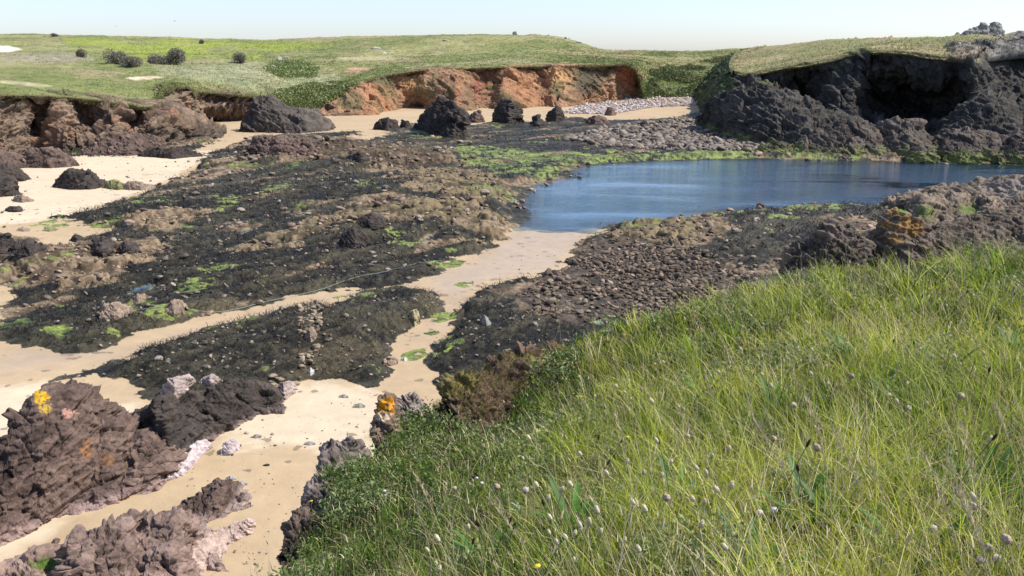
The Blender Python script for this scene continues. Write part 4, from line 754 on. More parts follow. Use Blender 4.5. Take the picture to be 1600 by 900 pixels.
def sample_beach(polys, n, cond=None):
    P = np.array([p for q in polys for p in q]); lo, hi = P.min(0), P.max(0); out = []
    pts = rng.uniform(lo, hi, (n * 6, 2)); ok = np.zeros(len(pts), bool)
    for q in polys: ok |= poly_sd(pts, np.array(q, float)) > 0
    pts = pts[ok]; Pw, c, _ = beach_z(pts[:, 0], pts[:, 1]); ok = (c >= 0) if cond is None else cond(c, Pw)
    Pw = Pw[ok] + 0; return Pw[:n]
def scol(n, a, b_): t_ = rng.random(n); return mix(a, b_, t_) * rng.uniform(.8, 1.2, (n, 1))
P = sample_beach([COBB[0]], 8000, lambda c, p: (c > 0) & (fbm(p[:, :2], 1.3, 3, 951) < .15)); sz = rng.gamma(1.8, .028, len(P)).clip(.02, .24)
stones_mesh('stones', P, sz, scol(len(P), [.028, .021, .015], [.20, .148, .10]), 'brown cobbles packed together beyond the meadow edge', 'cobbles')
P = sample_beach([COBB[1]], 5000, lambda c, p: c > 0); sz = rng.gamma(4, .06, len(P)).clip(.12, .7)
stones_mesh('stones', P, sz, scol(len(P), [.09, .07, .055], [.28, .23, .18]), 'grey-brown boulders spread over the far end of the flat', 'boulders')
P = sample_beach([[(880, 178), (905, 165), (915, 158), (1000, 156), (1112, 154), (1110, 164), (1020, 168), (960, 178)]], 3500); sz = rng.gamma(4, .05, len(P)).clip(.1, .5)
stones_mesh('shingle', P, sz, scol(len(P), [.30, .25, .22], [.56, .48, .43]), 'pale pinkish shingle bank under the green slope of the cove', 'shingle')
P = sample_beach([[(0, 215), (1600, 215), (1600, 400), (1200, 470), (700, 450), (600, 460), (300, 500), (0, 500)]], 3000, lambda c, p: (c == 2)); sz = rng.gamma(2, .035, len(P)).clip(.03, .4) * np.clip(P[:, 1] / 35, .6, 2)
stones_mesh('stones', P, sz, scol(len(P), [.10, .07, .05], [.36, .26, .19]), 'brown stones littering the rock ledges', 'stones')
P = sample_beach([[(0, 215), (1600, 215), (1600, 400), (700, 600), (100, 600)]], 2200, lambda c, p: (c == 1)); sz = rng.gamma(3, .025, len(P)).clip(.03, .25) * np.clip(P[:, 1] / 35, .6, 2)
stones_mesh('stones', P, sz, scol(len(P), [.10, .08, .06], [.34, .28, .22]), 'pale stones scattered through the black seaweed', 'stones')
P = sample_beach([[(470, 478), (500, 480), (505, 520), (495, 580), (470, 585), (468, 520)], [(400, 620), (420, 600), (460, 600), (470, 640), (420, 650)]], 330, lambda c, p: (c == 1) & (fbm(p[:, :2], .8, 2, 957) < .2)); sz = rng.gamma(3, .022, len(P)).clip(.02, .14)
stones_mesh('stones', P, sz, scol(len(P), [.12, .09, .06], [.38, .30, .20]), 'tan stones filling the gap between the two seaweed mounds', 'stones')
P = sample_beach([[(0, 240), (350, 235), (300, 290), (100, 345), (0, 380)], [(250, 700), (600, 600), (640, 640), (560, 740), (450, 900), (380, 900)], [(620, 520), (760, 430), (900, 370), (860, 430), (680, 580)]], 420, lambda c, p: c == 0); sz = rng.gamma(2, .012, len(P)).clip(.012, .08) * np.clip(P[:, 1] / 22, .5, 2.5)
stones_mesh('pebbles', P, sz, scol(len(P), [.10, .08, .06], [.34, .28, .22]), 'small pebbles and weed scraps strewn on the sand', 'pebbles')
# 300 cobbles one by one
cobm_ = []
for k in range(8):
    c = scol(1, [.06, .045, .03], [.24, .185, .13])[0]; V_ = stone_shape(IV2, 900 + k); me = mesh_data('cobble', V_, IF2, {'col': np.tile(c, (len(V_), 1)) * (1 + .2 * fbm(V_, .6, 2, k))[:, None]}); me.materials.append(M_stone); cobm_.append(me)
P = sample_beach([[(880, 420), (960, 395), (1060, 395), (1160, 402), (1190, 430), (1170, 470), (1000, 490), (900, 510), (840, 500), (830, 460)]], 296, lambda c, p: c > 0)
src_c = None
for p in P:
    if src_c is None: o = bpy.data.objects.new('cobble', cobm_[0]); src_c = o; tag(o, 'brown cobble in the packed cobble field between seaweed and meadow edge', 'cobble', 'cobbles of the cobble field')
    else: o = src_c.copy(); o.data = cobm_[rng.integers(8)]
    z_ = rng.uniform(.07, .15); o.location = (p[0], p[1], p[2] + .35 * z_); o.scale = (z_,) * 3; o.rotation_euler = (rng.normal(0, .3), rng.normal(0, .3), rng.uniform(0, 6.28)); COL.objects.link(o)

# ------------------------------------------------------------------ blades, fronds and leaves as plain meshes
def blades(root, L_, lean, bend, w_, nseg=4, up=None, twist=None):
    """curved tapering strips; returns verts (n*(nseg+1)*2,3), faces"""
    n = len(root); t_ = np.linspace(0, 1, nseg + 1); u = np.array([0, 0, 1.]) if up is None else up
    ln = lean / (np.linalg.norm(lean, axis=1, keepdims=True) + 1e-9)
    b_ = bend[:, None, None]; tt = t_[None, :, None]
    p = root[:, None] + L_[:, None, None] * (np.broadcast_to(u, (n, 3))[:, None] * (tt * np.cos(b_ * tt * .8)) + ln[:, None] * (tt * np.sin(b_ * (.25 + .75 * tt))))
    a = rng.uniform(0, 3.14, n) if twist is None else twist; side = np.stack([np.cos(a), np.sin(a), np.zeros(n)], 1)
    ww = w_[:, None] * (1 - t_ ** 1.6 * .92)[None]
    V_ = np.stack([p - side[:, None] * ww[..., None] / 2, p + side[:, None] * ww[..., None] / 2], 2)
    base = (np.arange(n) * (nseg + 1) * 2)[:, None, None]; k = (np.arange(nseg) * 2)[None, :, None]; F = base + k + np.array([0, 1, 3, 2])
    return V_.reshape(-1, 3), F.reshape(-1, 4), (nseg + 1) * 2
# seaweed fronds
ii = rng.uniform([60, 120], [1240, 1140], (150000, 2)).astype(int); ok = (cls[ii[:, 0], ii[:, 1]] == 1) & (reef_sd[ii[:, 0], ii[:, 1]] > .3); ii = ii[ok]
px_, py_ = us[ii[:, 0]], vs[ii[:, 1]]; ok = (px_ > -60) & (px_ < 1500) & (sd_water[ii[:, 0], ii[:, 1]] < -.9) & (py_ > 190) & (py_ < 640); ii = ii[ok][:80000]
root = XYZ[ii[:, 0], ii[:, 1]]; root = root + np.stack([rng.normal(0, .03, len(root))] * 2 + [np.full(len(root), .015)], 1); dist = np.hypot(root[:, 0], root[:, 1])
gxz = np.gradient(Z, axis=0) / np.maximum(np.gradient(XY[..., 0], axis=0), 1e-3); gyz = np.gradient(Z, axis=1) / np.gradient(XY[..., 1], axis=1)
dn = -np.stack([gxz[ii[:, 0], ii[:, 1]], gyz[ii[:, 0], ii[:, 1]], np.zeros(len(ii))], 1); dn = np.clip(dn, -1.5, 1.5) + rng.normal(0, .45, dn.shape) * [1, 1, 0]
sc_ = np.clip(dist / 22, .7, 2.2)
v, f, k = blades(root, rng.uniform(.10, .26, len(root)) * sc_, dn, rng.uniform(1.2, 1.9, len(root)), rng.uniform(.008, .022, len(root)) * sc_, 3)
fc_ = mix([.013, .012, .009], [.085, .073, .052], rng.random(len(root)) ** 2.0)
tag(obj('seaweed', v, f, M_weed, {'col': np.repeat(fc_, k, 0)}), 'loose fronds of black seaweed lying over the rocks', 'seaweed', kind='stuff')
# plants of the hillside: tussocks
idx = rng.uniform([0, 2], [nuP - 1, nvP - 70], (60000, 2)).astype(int); root = GP[idx[:, 0], idx[:, 1]]; qx, qy = to_px(root)
tcl = tc[idx[:, 0], idx[:, 1]]; ok = (qx > -40) & (qx < 1170) & (tcl[:, 0] < .3); root, tcl = root[ok], tcl[ok]; D_ = root[:, 1]
rep = 4; root = np.repeat(root, rep, 0) + rng.normal(0, .25, (len(root) * rep, 3)) * [1, 1, 0]; tcl = np.repeat(tcl, rep, 0); D_ = np.repeat(D_, rep)
v, f, k = blades(root - [0, 0, .05], rng.uniform(.06, .24, len(root)) * np.clip(D_ / 130, .6, 1.4), rng.normal(0, 1, (len(root), 3)) * [1, 1, 0], rng.uniform(.2, 1.2, len(root)), rng.uniform(.05, .13, len(root)) * np.clip(D_ / 130, .6, 1.5), 1)
tag(obj('grass', v, f, M_turf, {'col': np.repeat(tcl * rng.uniform(.88, 1.14, (len(tcl), 1)), k, 0)}), 'rough grass tussocks covering the far hillside', 'grass', kind='stuff')
idx = rng.uniform([0, 1], [499, 150], (22000, 2)).astype(int); root = GH[idx[:, 0], idx[:, 1]]; tcl = hc[idx[:, 0], idx[:, 1]]
v, f, k = blades(root - [0, 0, .03], rng.uniform(.08, .28, len(root)), rng.normal(0, 1, (len(root), 3)) * [1, 1, 0], rng.uniform(.2, 1.2, len(root)), rng.uniform(.05, .12, len(root)), 1)
tag(obj('grass', v, f, M_turf, {'col': np.repeat(tcl * rng.uniform(.88, 1.14, (len(tcl), 1)), k, 0)}), 'short dry grass on the right headland', 'grass', kind='stuff')
def leafcards(P, size, col, flat=.5, elong=1.6):
    n = len(P); a = rng.normal(size=(n, 3)); a /= np.linalg.norm(a, axis=1, keepdims=True); b_ = rng.normal(size=(n, 3)); b_[:, 2] *= flat; b_ = np.cross(a, b_); b_ /= np.linalg.norm(b_, axis=1, keepdims=True) + 1e-9
    s_ = size[:, None]; V_ = np.stack([P - a * s_ * elong / 2, P + b_ * s_ / 2 - a * s_ * .1, P + a * s_ * elong / 2, P - b_ * s_ / 2 - a * s_ * .1], 1)
    return V_.reshape(-1, 3), np.arange(n * 4).reshape(-1, 4), np.repeat(col, 4, 0)
def scrub(name, polys, n, size, h, c1, c2, label, cat):
    P = []
    for q in polys:
        q = np.array(q, float); m = poly_sd(PP, q).reshape(nuP, nvP) > 0; k_ = np.argwhere(m); sel = k_[rng.integers(0, len(k_), n // len(polys))]; P.append(GP[sel[:, 0], sel[:, 1]])
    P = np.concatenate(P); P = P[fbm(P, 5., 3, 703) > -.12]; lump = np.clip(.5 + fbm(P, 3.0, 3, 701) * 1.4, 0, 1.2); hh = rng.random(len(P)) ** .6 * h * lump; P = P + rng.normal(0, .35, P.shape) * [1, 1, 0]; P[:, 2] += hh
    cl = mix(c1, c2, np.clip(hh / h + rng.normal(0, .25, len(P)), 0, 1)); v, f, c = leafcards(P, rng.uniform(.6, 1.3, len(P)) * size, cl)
    tag(obj(name, v, f, M_leaf, {'col': c}), label, cat, kind='stuff')
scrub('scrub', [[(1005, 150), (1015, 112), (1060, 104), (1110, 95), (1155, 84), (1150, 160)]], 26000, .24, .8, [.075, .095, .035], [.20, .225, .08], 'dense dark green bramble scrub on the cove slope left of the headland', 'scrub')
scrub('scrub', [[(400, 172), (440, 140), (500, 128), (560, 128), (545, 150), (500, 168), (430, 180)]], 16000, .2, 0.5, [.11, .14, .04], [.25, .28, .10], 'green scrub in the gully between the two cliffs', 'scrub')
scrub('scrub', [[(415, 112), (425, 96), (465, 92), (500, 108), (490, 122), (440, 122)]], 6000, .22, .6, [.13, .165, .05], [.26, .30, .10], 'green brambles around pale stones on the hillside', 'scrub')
# shrubs on the hillside
def shrub(px, py, wpx, hpx, lab, c1=(.15, .14, .10), c2=(.31, .28, .21)):
    b0, _ = on_plateau(px, py); D = b0[1]; W = wpx * D / FOCAL * .62; H = hpx * D / FOCAL * 1.1
    e = empty('shrub', b0); tag(e, lab, 'shrub', 'grey-green shrubs on the hillside')
    n = 2600; a = rng.uniform(0, 6.28, n); ph = rng.uniform(0, 1, n); lob = rng.integers(0, 6, n); lc = rng.uniform([-.5, -.4, .25], [.5, .4, .6], (6, 3)); lr = rng.uniform(.35, .6, 6)
    d = rng.normal(size=(n, 3)); d /= np.linalg.norm(d, axis=1, keepdims=True); p = (lc[lob] + d * (lr[lob] * rng.random(n) ** .35)[:, None]) * [W, W, H]; p[:, 2] = np.abs(p[:, 2])
    c = mix(c1, c2, rng.random(n)); v, f, cc = leafcards(p, rng.uniform(.12, .28, n) * max(W / 3, .5), c); obj('foliage', v, f, M_leaf, {'col': cc}, parent=e)
    n = 26; r0 = np.zeros((n, 3)); v, f, k = blades(r0, rng.uniform(.7, 1.05, n) * H, rng.normal(0, 1, (n, 3)) * [1, 1, 0], rng.uniform(.2, .9, n), np.full(n, .12), 3); obj('stem', v, f, M_dry, {'col': np.tile([.10, .08, .06], (len(v), 1))}, parent=e)
shrub(184, 102, 34, 20, 'left half of the paired grey shrubs on the hillside left of the picture'); shrub(206, 104, 30, 15, 'lower right half of the paired grey shrubs on the hillside')
shrub(254, 101, 34, 13, 'low left shrub of the second pair on the hillside'); shrub(276, 102, 28, 24, 'tall right shrub of the second pair on the hillside')
shrub(124, 89, 18, 12, 'small round shrub furthest left on the hillside'); shrub(376, 98, 22, 15, 'dark shrub beside the green brambles on the hillside')
shrub(316, 68, 8, 5, 'tiny dark bush high on the bright green field'); shrub(380, 72, 7, 5, 'tiny dark bush right of the other on the bright green field'); shrub(86, 57, 12, 4, 'low bush on the far left skyline')
# stones on the hillside
def hill_rock(px, py, w_, h_, lab, pal=([.26, .24, .21], [.50, .46, .40])):
    b0, _ = on_plateau(px, py); k_ = b0[1] / FOCAL; V_ = stone_shape(IV3, int(px)) * [w_ * k_ * .6, w_ * k_ * .5, h_ * k_ * 1.5]; V_ = V_ + (fbm(V_, .5, 3, 5) * .12)[:, None] * V_
    c = mix(pal[0], pal[1], .5 + fbm(V_, .6, 3, 8)); tag(obj('rock', V_ + b0, IF3, M_crag, {'col': c}, origin=b0), lab, 'rock')
for a in [(437, 95, 10, 8, 'pale pointed stone above the brambles on the hillside'), (427, 107, 10, 7, 'pale stone at the left of the brambles on the hillside'), (447, 91, 6, 5, 'small grey stone right of the pale pointed stone'),
          (587, 76, 12, 4, 'flat pale stone on the far hillside left of the yellow flowers'), (697, 64, 14, 5, 'grey rock outcrop high on the middle hillside'), (803, 54, 7, 7, 'dark upright stone on the skyline of the middle hill'),
          (859, 57, 8, 5, 'grey rock on the skyline, upper end of the rocky hill shoulder'), (886, 61, 9, 5, 'grey rock on the skyline, middle of the rocky hill shoulder'), (905, 67, 10, 4, 'grey rock on the skyline, lower end of the rocky hill shoulder'), (618, 58, 6, 4, 'small dark stone on the skyline left of the middle hill'), (600, 84, 10, 4, 'low dark stone below the flat pale stone')]: hill_rock(*a)

# ------------------------------------------------------------------ meadow plants
def msample(n, power=1.0):
    """points on the meadow spread evenly over the picture"""
    out = []
    while sum(len(o_) for o_ in out) < n:
        px = rng.uniform(380, 1720, 20000); py = rng.uniform(340, 1080, 20000); P = march(px, py); ins = poly_sd(P[:, :2], MP) + .2 * fbm(P[:, :2], .8, 4, 505); d = P[:, 1]
        ok = (ins > -.05) & (P[:, 2] < 7) & (rng.random(20000) < np.clip((d / 5.), .35, 1.4) / 1.4); q_ = P[ok]; q_ = q_ + rng.normal(0, .05, q_.shape) * [1, 1, 0]; q_[:, 2] = meadow(q_[:, :2]); out.append(q_)
    return np.concatenate(out)[:n]
def edge_in(P): return poly_sd(P[:, :2], MP)
def ppx_(P): return to_px(P)
WIND = np.array([-.75, .35, 0])
def field(n, lo, hi, wlo, whi, cA, cB, blo, bhi, nm, lab, mt=M_blade, windk=1., thr=None, tuft=True, seg=4, cC=None):
    if tuft:
        C_ = msample(n // 16); off = rng.normal(0, 1, (len(C_), 16, 3)) * [1, 1, 0] * rng.uniform(.012, .05, (len(C_), 1, 1)); P = (C_[:, None] + off).reshape(-1, 3); P[:, 2] = meadow(P[:, :2])
        rad_ = (off * 22).reshape(-1, 3); tv = np.repeat(rng.normal(0, .36, len(C_)), 16); tl = np.repeat(rng.uniform(.45, 1.6, len(C_)), 16); tw = np.repeat(rng.normal(0, .5, (len(C_), 3)) * [1, 1, 0], 16, 0)
    else: P = msample(n); rad_ = 0; tv = np.zeros(n); tl = np.ones(n); tw = 0
    n = len(P); d = np.linalg.norm(P - CAM, axis=1); qx, qy = to_px(P); left = sstep(1050, 650, qx) * 1.
    e = edge_in(P); hs = .55 + .45 * sstep(.0, 1.2, e); cl = fbm(P[:, :2], .45, 3, 801)
    Ln = rng.uniform(lo, hi, n) * hs * tl * (1 + .6 * cl) * (1 - .35 * left)
    fld = np.stack([fbm(P[:, :2], .8, 2, 811), fbm(P[:, :2], .8, 2, 812), np.zeros(n)], 1)
    ln = WIND * windk + rng.normal(0, .35 if tuft else .7, (n, 3)) * [1, 1, 0] + fld * .4 + rad_ + tw
    v, f, k = blades(P - [0, 0, .02], Ln, ln, np.clip(rng.uniform(blo, bhi, n), 0, 1.9), rng.uniform(wlo, whi, n) * np.clip(d / 5, .8, 2.0), seg)
    c = mix(cA, cB, np.clip(.5 + 1.0 * fbm(P[:, :2], .9, 3, 805) + tv + rng.normal(0, .2, n), 0, 1))
    if cC is not None: c = mix(c, cC, (left * .7))
    c = c * rng.uniform(.5, 1.35, (n, 1)); col = np.repeat(c, k, 0)
    return tag(obj(nm, v, f, mt, {'col': col}), lab, 'grass', kind='stuff')
gap = lambda P: fbm(P[:, :2], .22, 3, 831) > -.18
field(70000, .07, .20, .004, .010, [.06, .145, .008], [.47, .50, .05], .1, 1.3, 'grass', 'fine green meadow grass leaning in the wind on the near slope', cC=[.08, .18, .014], windk=.3)
field(11000, .15, .32, .003, .006, [.30, .42, .02], [.66, .66, .13], .1, 1.1, 'grass', 'taller yellow-green grass blades standing out of the meadow', windk=.5, cC=[.14, .2, .04])
field(13500, .16, .40, .002, .0032, [.50, .40, .18], [.82, .70, .42], .1, 1.4, 'dry_grass', 'straw-coloured dry grass stems among the green meadow grass', M_dry, .35, tuft=False)
field(32000, .04, .14, .005, .012, [.010, .030, .003], [.06, .14, .010], .4, 1.7, 'grass', 'short dark green grass low in the meadow', cC=[.02, .05, .01], windk=.1, tuft=False)
field(9000, .05, .20, .002, .004, [.12, .08, .045], [.45, .33, .20], .8, 1.8, 'dry_grass', 'brown withered litter at the base of the meadow grass', M_dry, .3)
P = msample(3200); P = P[rng.random(len(P)) < .35 + .6 * (fbm(P[:, :2], .7, 3, 861) > 0)]; n = len(P); hgt = rng.uniform(.14, .33, n); P[:, 2] += hgt; d = np.linalg.norm(P - CAM, axis=1)
v, f, k = blades(P, rng.uniform(.02, .045, n), rng.normal(0, 1, (n, 3)) * [1, 1, 0], rng.uniform(.1, 1.0, n), rng.uniform(.004, .008, n) * np.clip(d / 6, .8, 1.5), 3)
c1_ = np.repeat(mix([.30, .22, .14], [.72, .62, .42], rng.random(n)), k, 0); v2, f2, k2 = blades(P - np.stack([0 * hgt, 0 * hgt, hgt], 1), hgt, np.ones((n, 3)) * [1, 0, 0], np.zeros(n), np.full(n, .002), 2)
tag(obj('dry_grass', np.concatenate([v, v2]), np.concatenate([f, f2 + len(v)]), M_dry, {'col': np.concatenate([c1_, np.tile([.4, .38, .18], (len(v2), 1))])}), 'small beige grass seed heads sprinkled over the meadow', 'grass', kind='stuff')
P = msample(30000); lc = fbm(P[:, :2], .55, 3, 871); P = P[(lc > .20)]; P = np.repeat(P, 3, 0) + rng.normal(0, .02, (len(P) * 3, 3)); hh = rng.random(len(P)); P[:, 2] += .02 + hh * .14; d = np.linalg.norm(P - CAM, axis=1)
v, f, c = leafcards(P, rng.uniform(.007, .015, len(P)) * np.clip(d / 5, .8, 1.5), mix([.06, .10, .025], [.30, .36, .14], np.clip(hh * .8 + rng.normal(0, .2, len(P)), 0, 1)), elong=2.6)
tag(obj('ground_cover', v, f, M_leaf, {'col': c}), 'patches of grey-green leafy weeds among the meadow grass', 'weeds', kind='stuff')
H_ = HUMP[:, 60:150].reshape(-1, 3); H_ = H_[rng.integers(0, len(H_), 5000)]; nz = fbm(H_, .3, 3, 841); H_ = H_[nz > -.15]; n = len(H_)
v, f, k = blades(H_, rng.uniform(.02, .09, n), rng.normal(0, 1, (n, 3)) * [1, 1, 0], rng.uniform(.3, 1.6, n), rng.uniform(.003, .007, n), 2)
tag(obj('moss', v, f, M_blade, {'col': np.repeat(mix([.14, .09, .035], [.17, .20, .04], rng.random(n)), k, 0)}), 'brown and green moss and short tufts on the rim hump', 'moss', kind='stuff')
# ground cover on the left part of the slope
P = msample(60000); qx, qy = to_px(P); e = edge_in(P); cov = fbm(P[:, :2], .5, 3, 821)
ok = (rng.random(len(P)) < (sstep(1000, 560, qx) * .85 + .15 * (cov > .15) + .02)) & (cov > -.2); P = P[ok]; cov = cov[ok]
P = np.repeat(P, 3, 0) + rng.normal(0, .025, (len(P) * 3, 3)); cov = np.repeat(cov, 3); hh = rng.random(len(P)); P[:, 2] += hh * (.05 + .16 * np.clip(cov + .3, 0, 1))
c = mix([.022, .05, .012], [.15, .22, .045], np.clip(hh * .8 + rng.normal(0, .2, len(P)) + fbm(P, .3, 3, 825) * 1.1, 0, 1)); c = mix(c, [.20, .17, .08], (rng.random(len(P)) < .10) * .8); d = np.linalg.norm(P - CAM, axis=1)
v, f, c = leafcards(P, rng.uniform(.005, .013, len(P)) * np.clip(d / 4.5, .8, 1.6), c, elong=2.2)
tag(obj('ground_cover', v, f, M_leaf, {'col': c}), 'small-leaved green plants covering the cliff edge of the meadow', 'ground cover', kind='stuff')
# -- single plants
def tube(pts, r, n=5):
    pts = np.array(pts, float); T = np.gradient(pts, axis=0); T /= np.linalg.norm(T, axis=1, keepdims=True) + 1e-9; a = np.cross(T, [.3, .9, .1]); a /= np.linalg.norm(a, axis=1, keepdims=True); b_ = np.cross(T, a)
    th = np.linspace(0, 6.2832, n, endpoint=False); rr = np.broadcast_to(np.asarray(r, float), (len(pts),))
    V_ = pts[:, None] + rr[:, None, None] * (np.cos(th)[None, :, None] * a[:, None] + np.sin(th)[None, :, None] * b_[:, None]); i = np.arange(len(pts) * n).reshape(-1, n)
    F_ = np.stack([i[:-1], np.roll(i[:-1], -1, 1), np.roll(i[1:], -1, 1), i[1:]], -1).reshape(-1, 4); return V_.reshape(-1, 3), F_
def cur(h, lx, ly, n=7): t_ = np.linspace(0, 1, n); return np.stack([lx * t_ ** 2, ly * t_ ** 2, h * t_], 1)
def dup(root, loc, rotz_=0, s_=1., label=None):
    r = root.copy(); COL.objects.link(r); r.location = loc; r.rotation_euler = (0, 0, rotz_); r.scale = (s_,) * 3
    if label: r['label'] = label
    for ch in list(root.children):
        c = ch.copy(); COL.objects.link(c); c.parent = r
    return r
def headed(name, label, cat, group, h, lean, headr, headl, hcol, scol_, sub=2, rough=.15, stemr=.0012):
    e = empty(name, (0, 0, 0)); tag(e, label, cat, group, 'thing'); pts = cur(h, *lean); v, f = tube(pts, stemr); obj('stem', v, f, M_dry, {'col': np.tile(scol_, (len(v), 1))}, parent=e)
    iv, if_ = (IV3, IF3) if sub == 3 else (IV2, IF2); V_ = iv * (1 + rough * 1.6 * rng.uniform(-1, 1, len(iv)))[:, None] * [headr, headr, headl / 2]
    if name == 'hares_tail_grass': V_[:, :2] *= (1.15 - .35 * (iv[:, 2:] + 1) / 2)
    tip = pts[-1] - pts[-2]; tip /= np.linalg.norm(tip); z = tip; x = np.cross([0, 1, 0], z); x /= np.linalg.norm(x); y = np.cross(z, x); V_ = V_ @ np.stack([x, y, z]) + pts[-1] + tip * headl * .45
    obj('seed_head', V_, if_, M_dry, {'col': np.tile(hcol, (len(V_), 1)) * rng.uniform(.85, 1.1, (len(V_), 1))}, parent=e); return e, pts[-1]
def place_px(tmpl, pts, labels=None):
    first = True
    for k, (x, y) in enumerate(pts):
        e, tip = tmpl[k % len(tmpl)]; s_ = rng.uniform(.85, 1.15); a = rng.uniform(-.5, .5); q_ = march(np.array(float(x)), np.array(float(y)), np.array(tip[2] * s_)); ca, sa = math.cos(a), math.sin(a)
        off = np.array([tip[0] * ca - tip[1] * sa, tip[0] * sa + tip[1] * ca]) * s_; loc = np.array([q_[0] - off[0], q_[1] - off[1], 0]); loc[2] = meadow(loc[None, :2])[0] - .01
        lb = labels(k, x, y) if labels else None
        if k < len(tmpl): e.location = loc; e.rotation_euler = (0, 0, a); e.scale = (s_,) * 3; (lb and e.__setitem__('label', lb))
        else: dup(e, loc, a, s_, lb)
CR = [.66, .58, .38]
def zone(x, y):
    if y < 520: return 'near the far edge of the meadow'
    if x < 900: return 'on the left slope of the meadow'
    if x > 1250: return 'on the right side of the meadow'
    return 'in the middle of the near meadow'
HT_T = [headed('hares_tail_grass', 'x', 'grass plant', 'hare\'s-tail grasses in the meadow', h, ln, .0056, .021, np.array(CR) * m, [.35, .36, .16], 3) for h, ln, m in ((.40, (-.10, .03), 1), (.34, (.06, .02), .95), (.45, (-.16, .02), 1.05), (.37, (.03, -.04), .9))]
HTP = [(int(x), int(y)) for x, y in np.random.default_rng(3).uniform([1020, 440], [1600, 640], (34, 2)) if y > 470 - (x - 1020) * .1] + [(int(x), int(y)) for x, y in np.random.default_rng(4).uniform([640, 690], [1150, 890], (16, 2))] + [(1009, 820), (937, 835), (934, 818), (975, 836), (908, 733), (876, 758), (885, 857), (855, 764), (828, 717), (1005, 741), (1027, 697), (1033, 740), (1090, 738), (1112, 711), (1104, 751), (1437, 549), (1521, 790), (919, 811), (907, 833), (897, 834), (861, 833), (920, 815), (872, 866), (1095, 817), (990, 812), (878, 763), (670, 883), (684, 880), (687, 893), (680, 870), (1400, 402), (1552, 367), (1571, 362), (1573, 375), (1530, 378), (1520, 391), (1587, 378), (1289, 405), (1300, 411), (1304, 415), (1328, 417), (1220, 435), (1261, 507), (1290, 572), (1401, 477), (1467, 456), (1422, 464), (1520, 463), (1158, 560), (1133, 566), (1000, 550), (1160, 420), (964, 621), (1365, 460), (1205, 616), (1250, 561), (1492, 560), (1545, 690), (1190, 520), (950, 700), (840, 780), (1270, 560), (1480, 480), (1560, 470), (1340, 430), (1380, 415), (1440, 440), (1500, 420), (1540, 410), (1595, 400), (1180, 450), (985, 623), (977, 633), (1450, 500)]
place_px(HT_T, HTP, lambda k, x, y: 'cream fluffy hare\'s-tail seed head on a thin stem ' + zone(x, y))
PL_T = [headed('plantain', 'x', 'plantain', 'ribwort plantains in the meadow', h, ln, .0042, .026, [.055, .038, .025], [.10, .12, .05], 2, .2) for h, ln in ((.36, (.06, .02)), (.30, (-.05, .0)), (.40, (.1, -.02)))]
place_px(PL_T, [(1396, 535), (1428, 541), (879, 827), (738, 840), (748, 830), (795, 800), (802, 812), (850, 795), (950, 703), (1375, 520), (1462, 448), (1180, 470), (1440, 466), (1320, 440), (1510, 455), (1552, 425), (1248, 730), (1550, 690), (1545, 580), (1030, 690), (970, 676), (1560, 500), (1350, 455), (1260, 700), (935, 680), (1470, 440), (1480, 425)], lambda k, x, y: 'dark brown ribwort plantain head on a thin stem ' + zone(x, y))
TH_T = [headed('thrift', 'x', 'flower', 'faded thrift heads in the meadow', h, ln, .011, .02, c_, [.25, .26, .12], 2, .25) for h, ln, c_ in ((.26, (.04, .02), [.42, .33, .25]), (.22, (-.04, .02), [.50, .42, .34]))]
place_px(TH_T, [(1208, 685), (1556, 885), (1520, 790), (1459, 827), (1545, 858), (1532, 880), (1570, 850), (822, 780), (775, 755), (711, 770), (1040, 780), (1075, 690), (1275, 705), (1420, 640), (1330, 590), (1240, 640), (1500, 620), (1390, 620)], lambda k, x, y: 'round beige withered thrift head ' + zone(x, y))
W_T = [headed('clover_flower', 'x', 'flower', 'small white flowers in the meadow', h, ln, .009, .014, c_, [.12, .18, .05], 2, .25) for h, ln, c_ in ((.16, (.02, .02), [.75, .66, .68]), (.13, (-.02, .02), [.72, .70, .62]))]
place_px(W_T, [(1023, 566), (930, 622), (925, 630), (936, 606), (960, 495), (983, 604), (752, 755), (745, 748), (600, 765), (905, 590), (1187, 800), (1210, 806)], lambda k, x, y: 'tiny pinkish white flower ' + zone(x, y))
Y_T = [headed('yellow_flower', 'x', 'flower', 'small yellow flowers in the meadow', h, ln, .010, .008, c_, [.14, .2, .05], 2, .3) for h, ln, c_ in ((.2, (.02, .02), [.75, .62, .04]), (.24, (-.02, .02), [.72, .60, .05]))]
place_px(Y_T, [(901, 618), (907, 622), (917, 634), (486, 786), (873, 468), (923, 474), (980, 682), (838, 896), (896, 615)], lambda k, x, y: 'small yellow flower ' + zone(x, y))
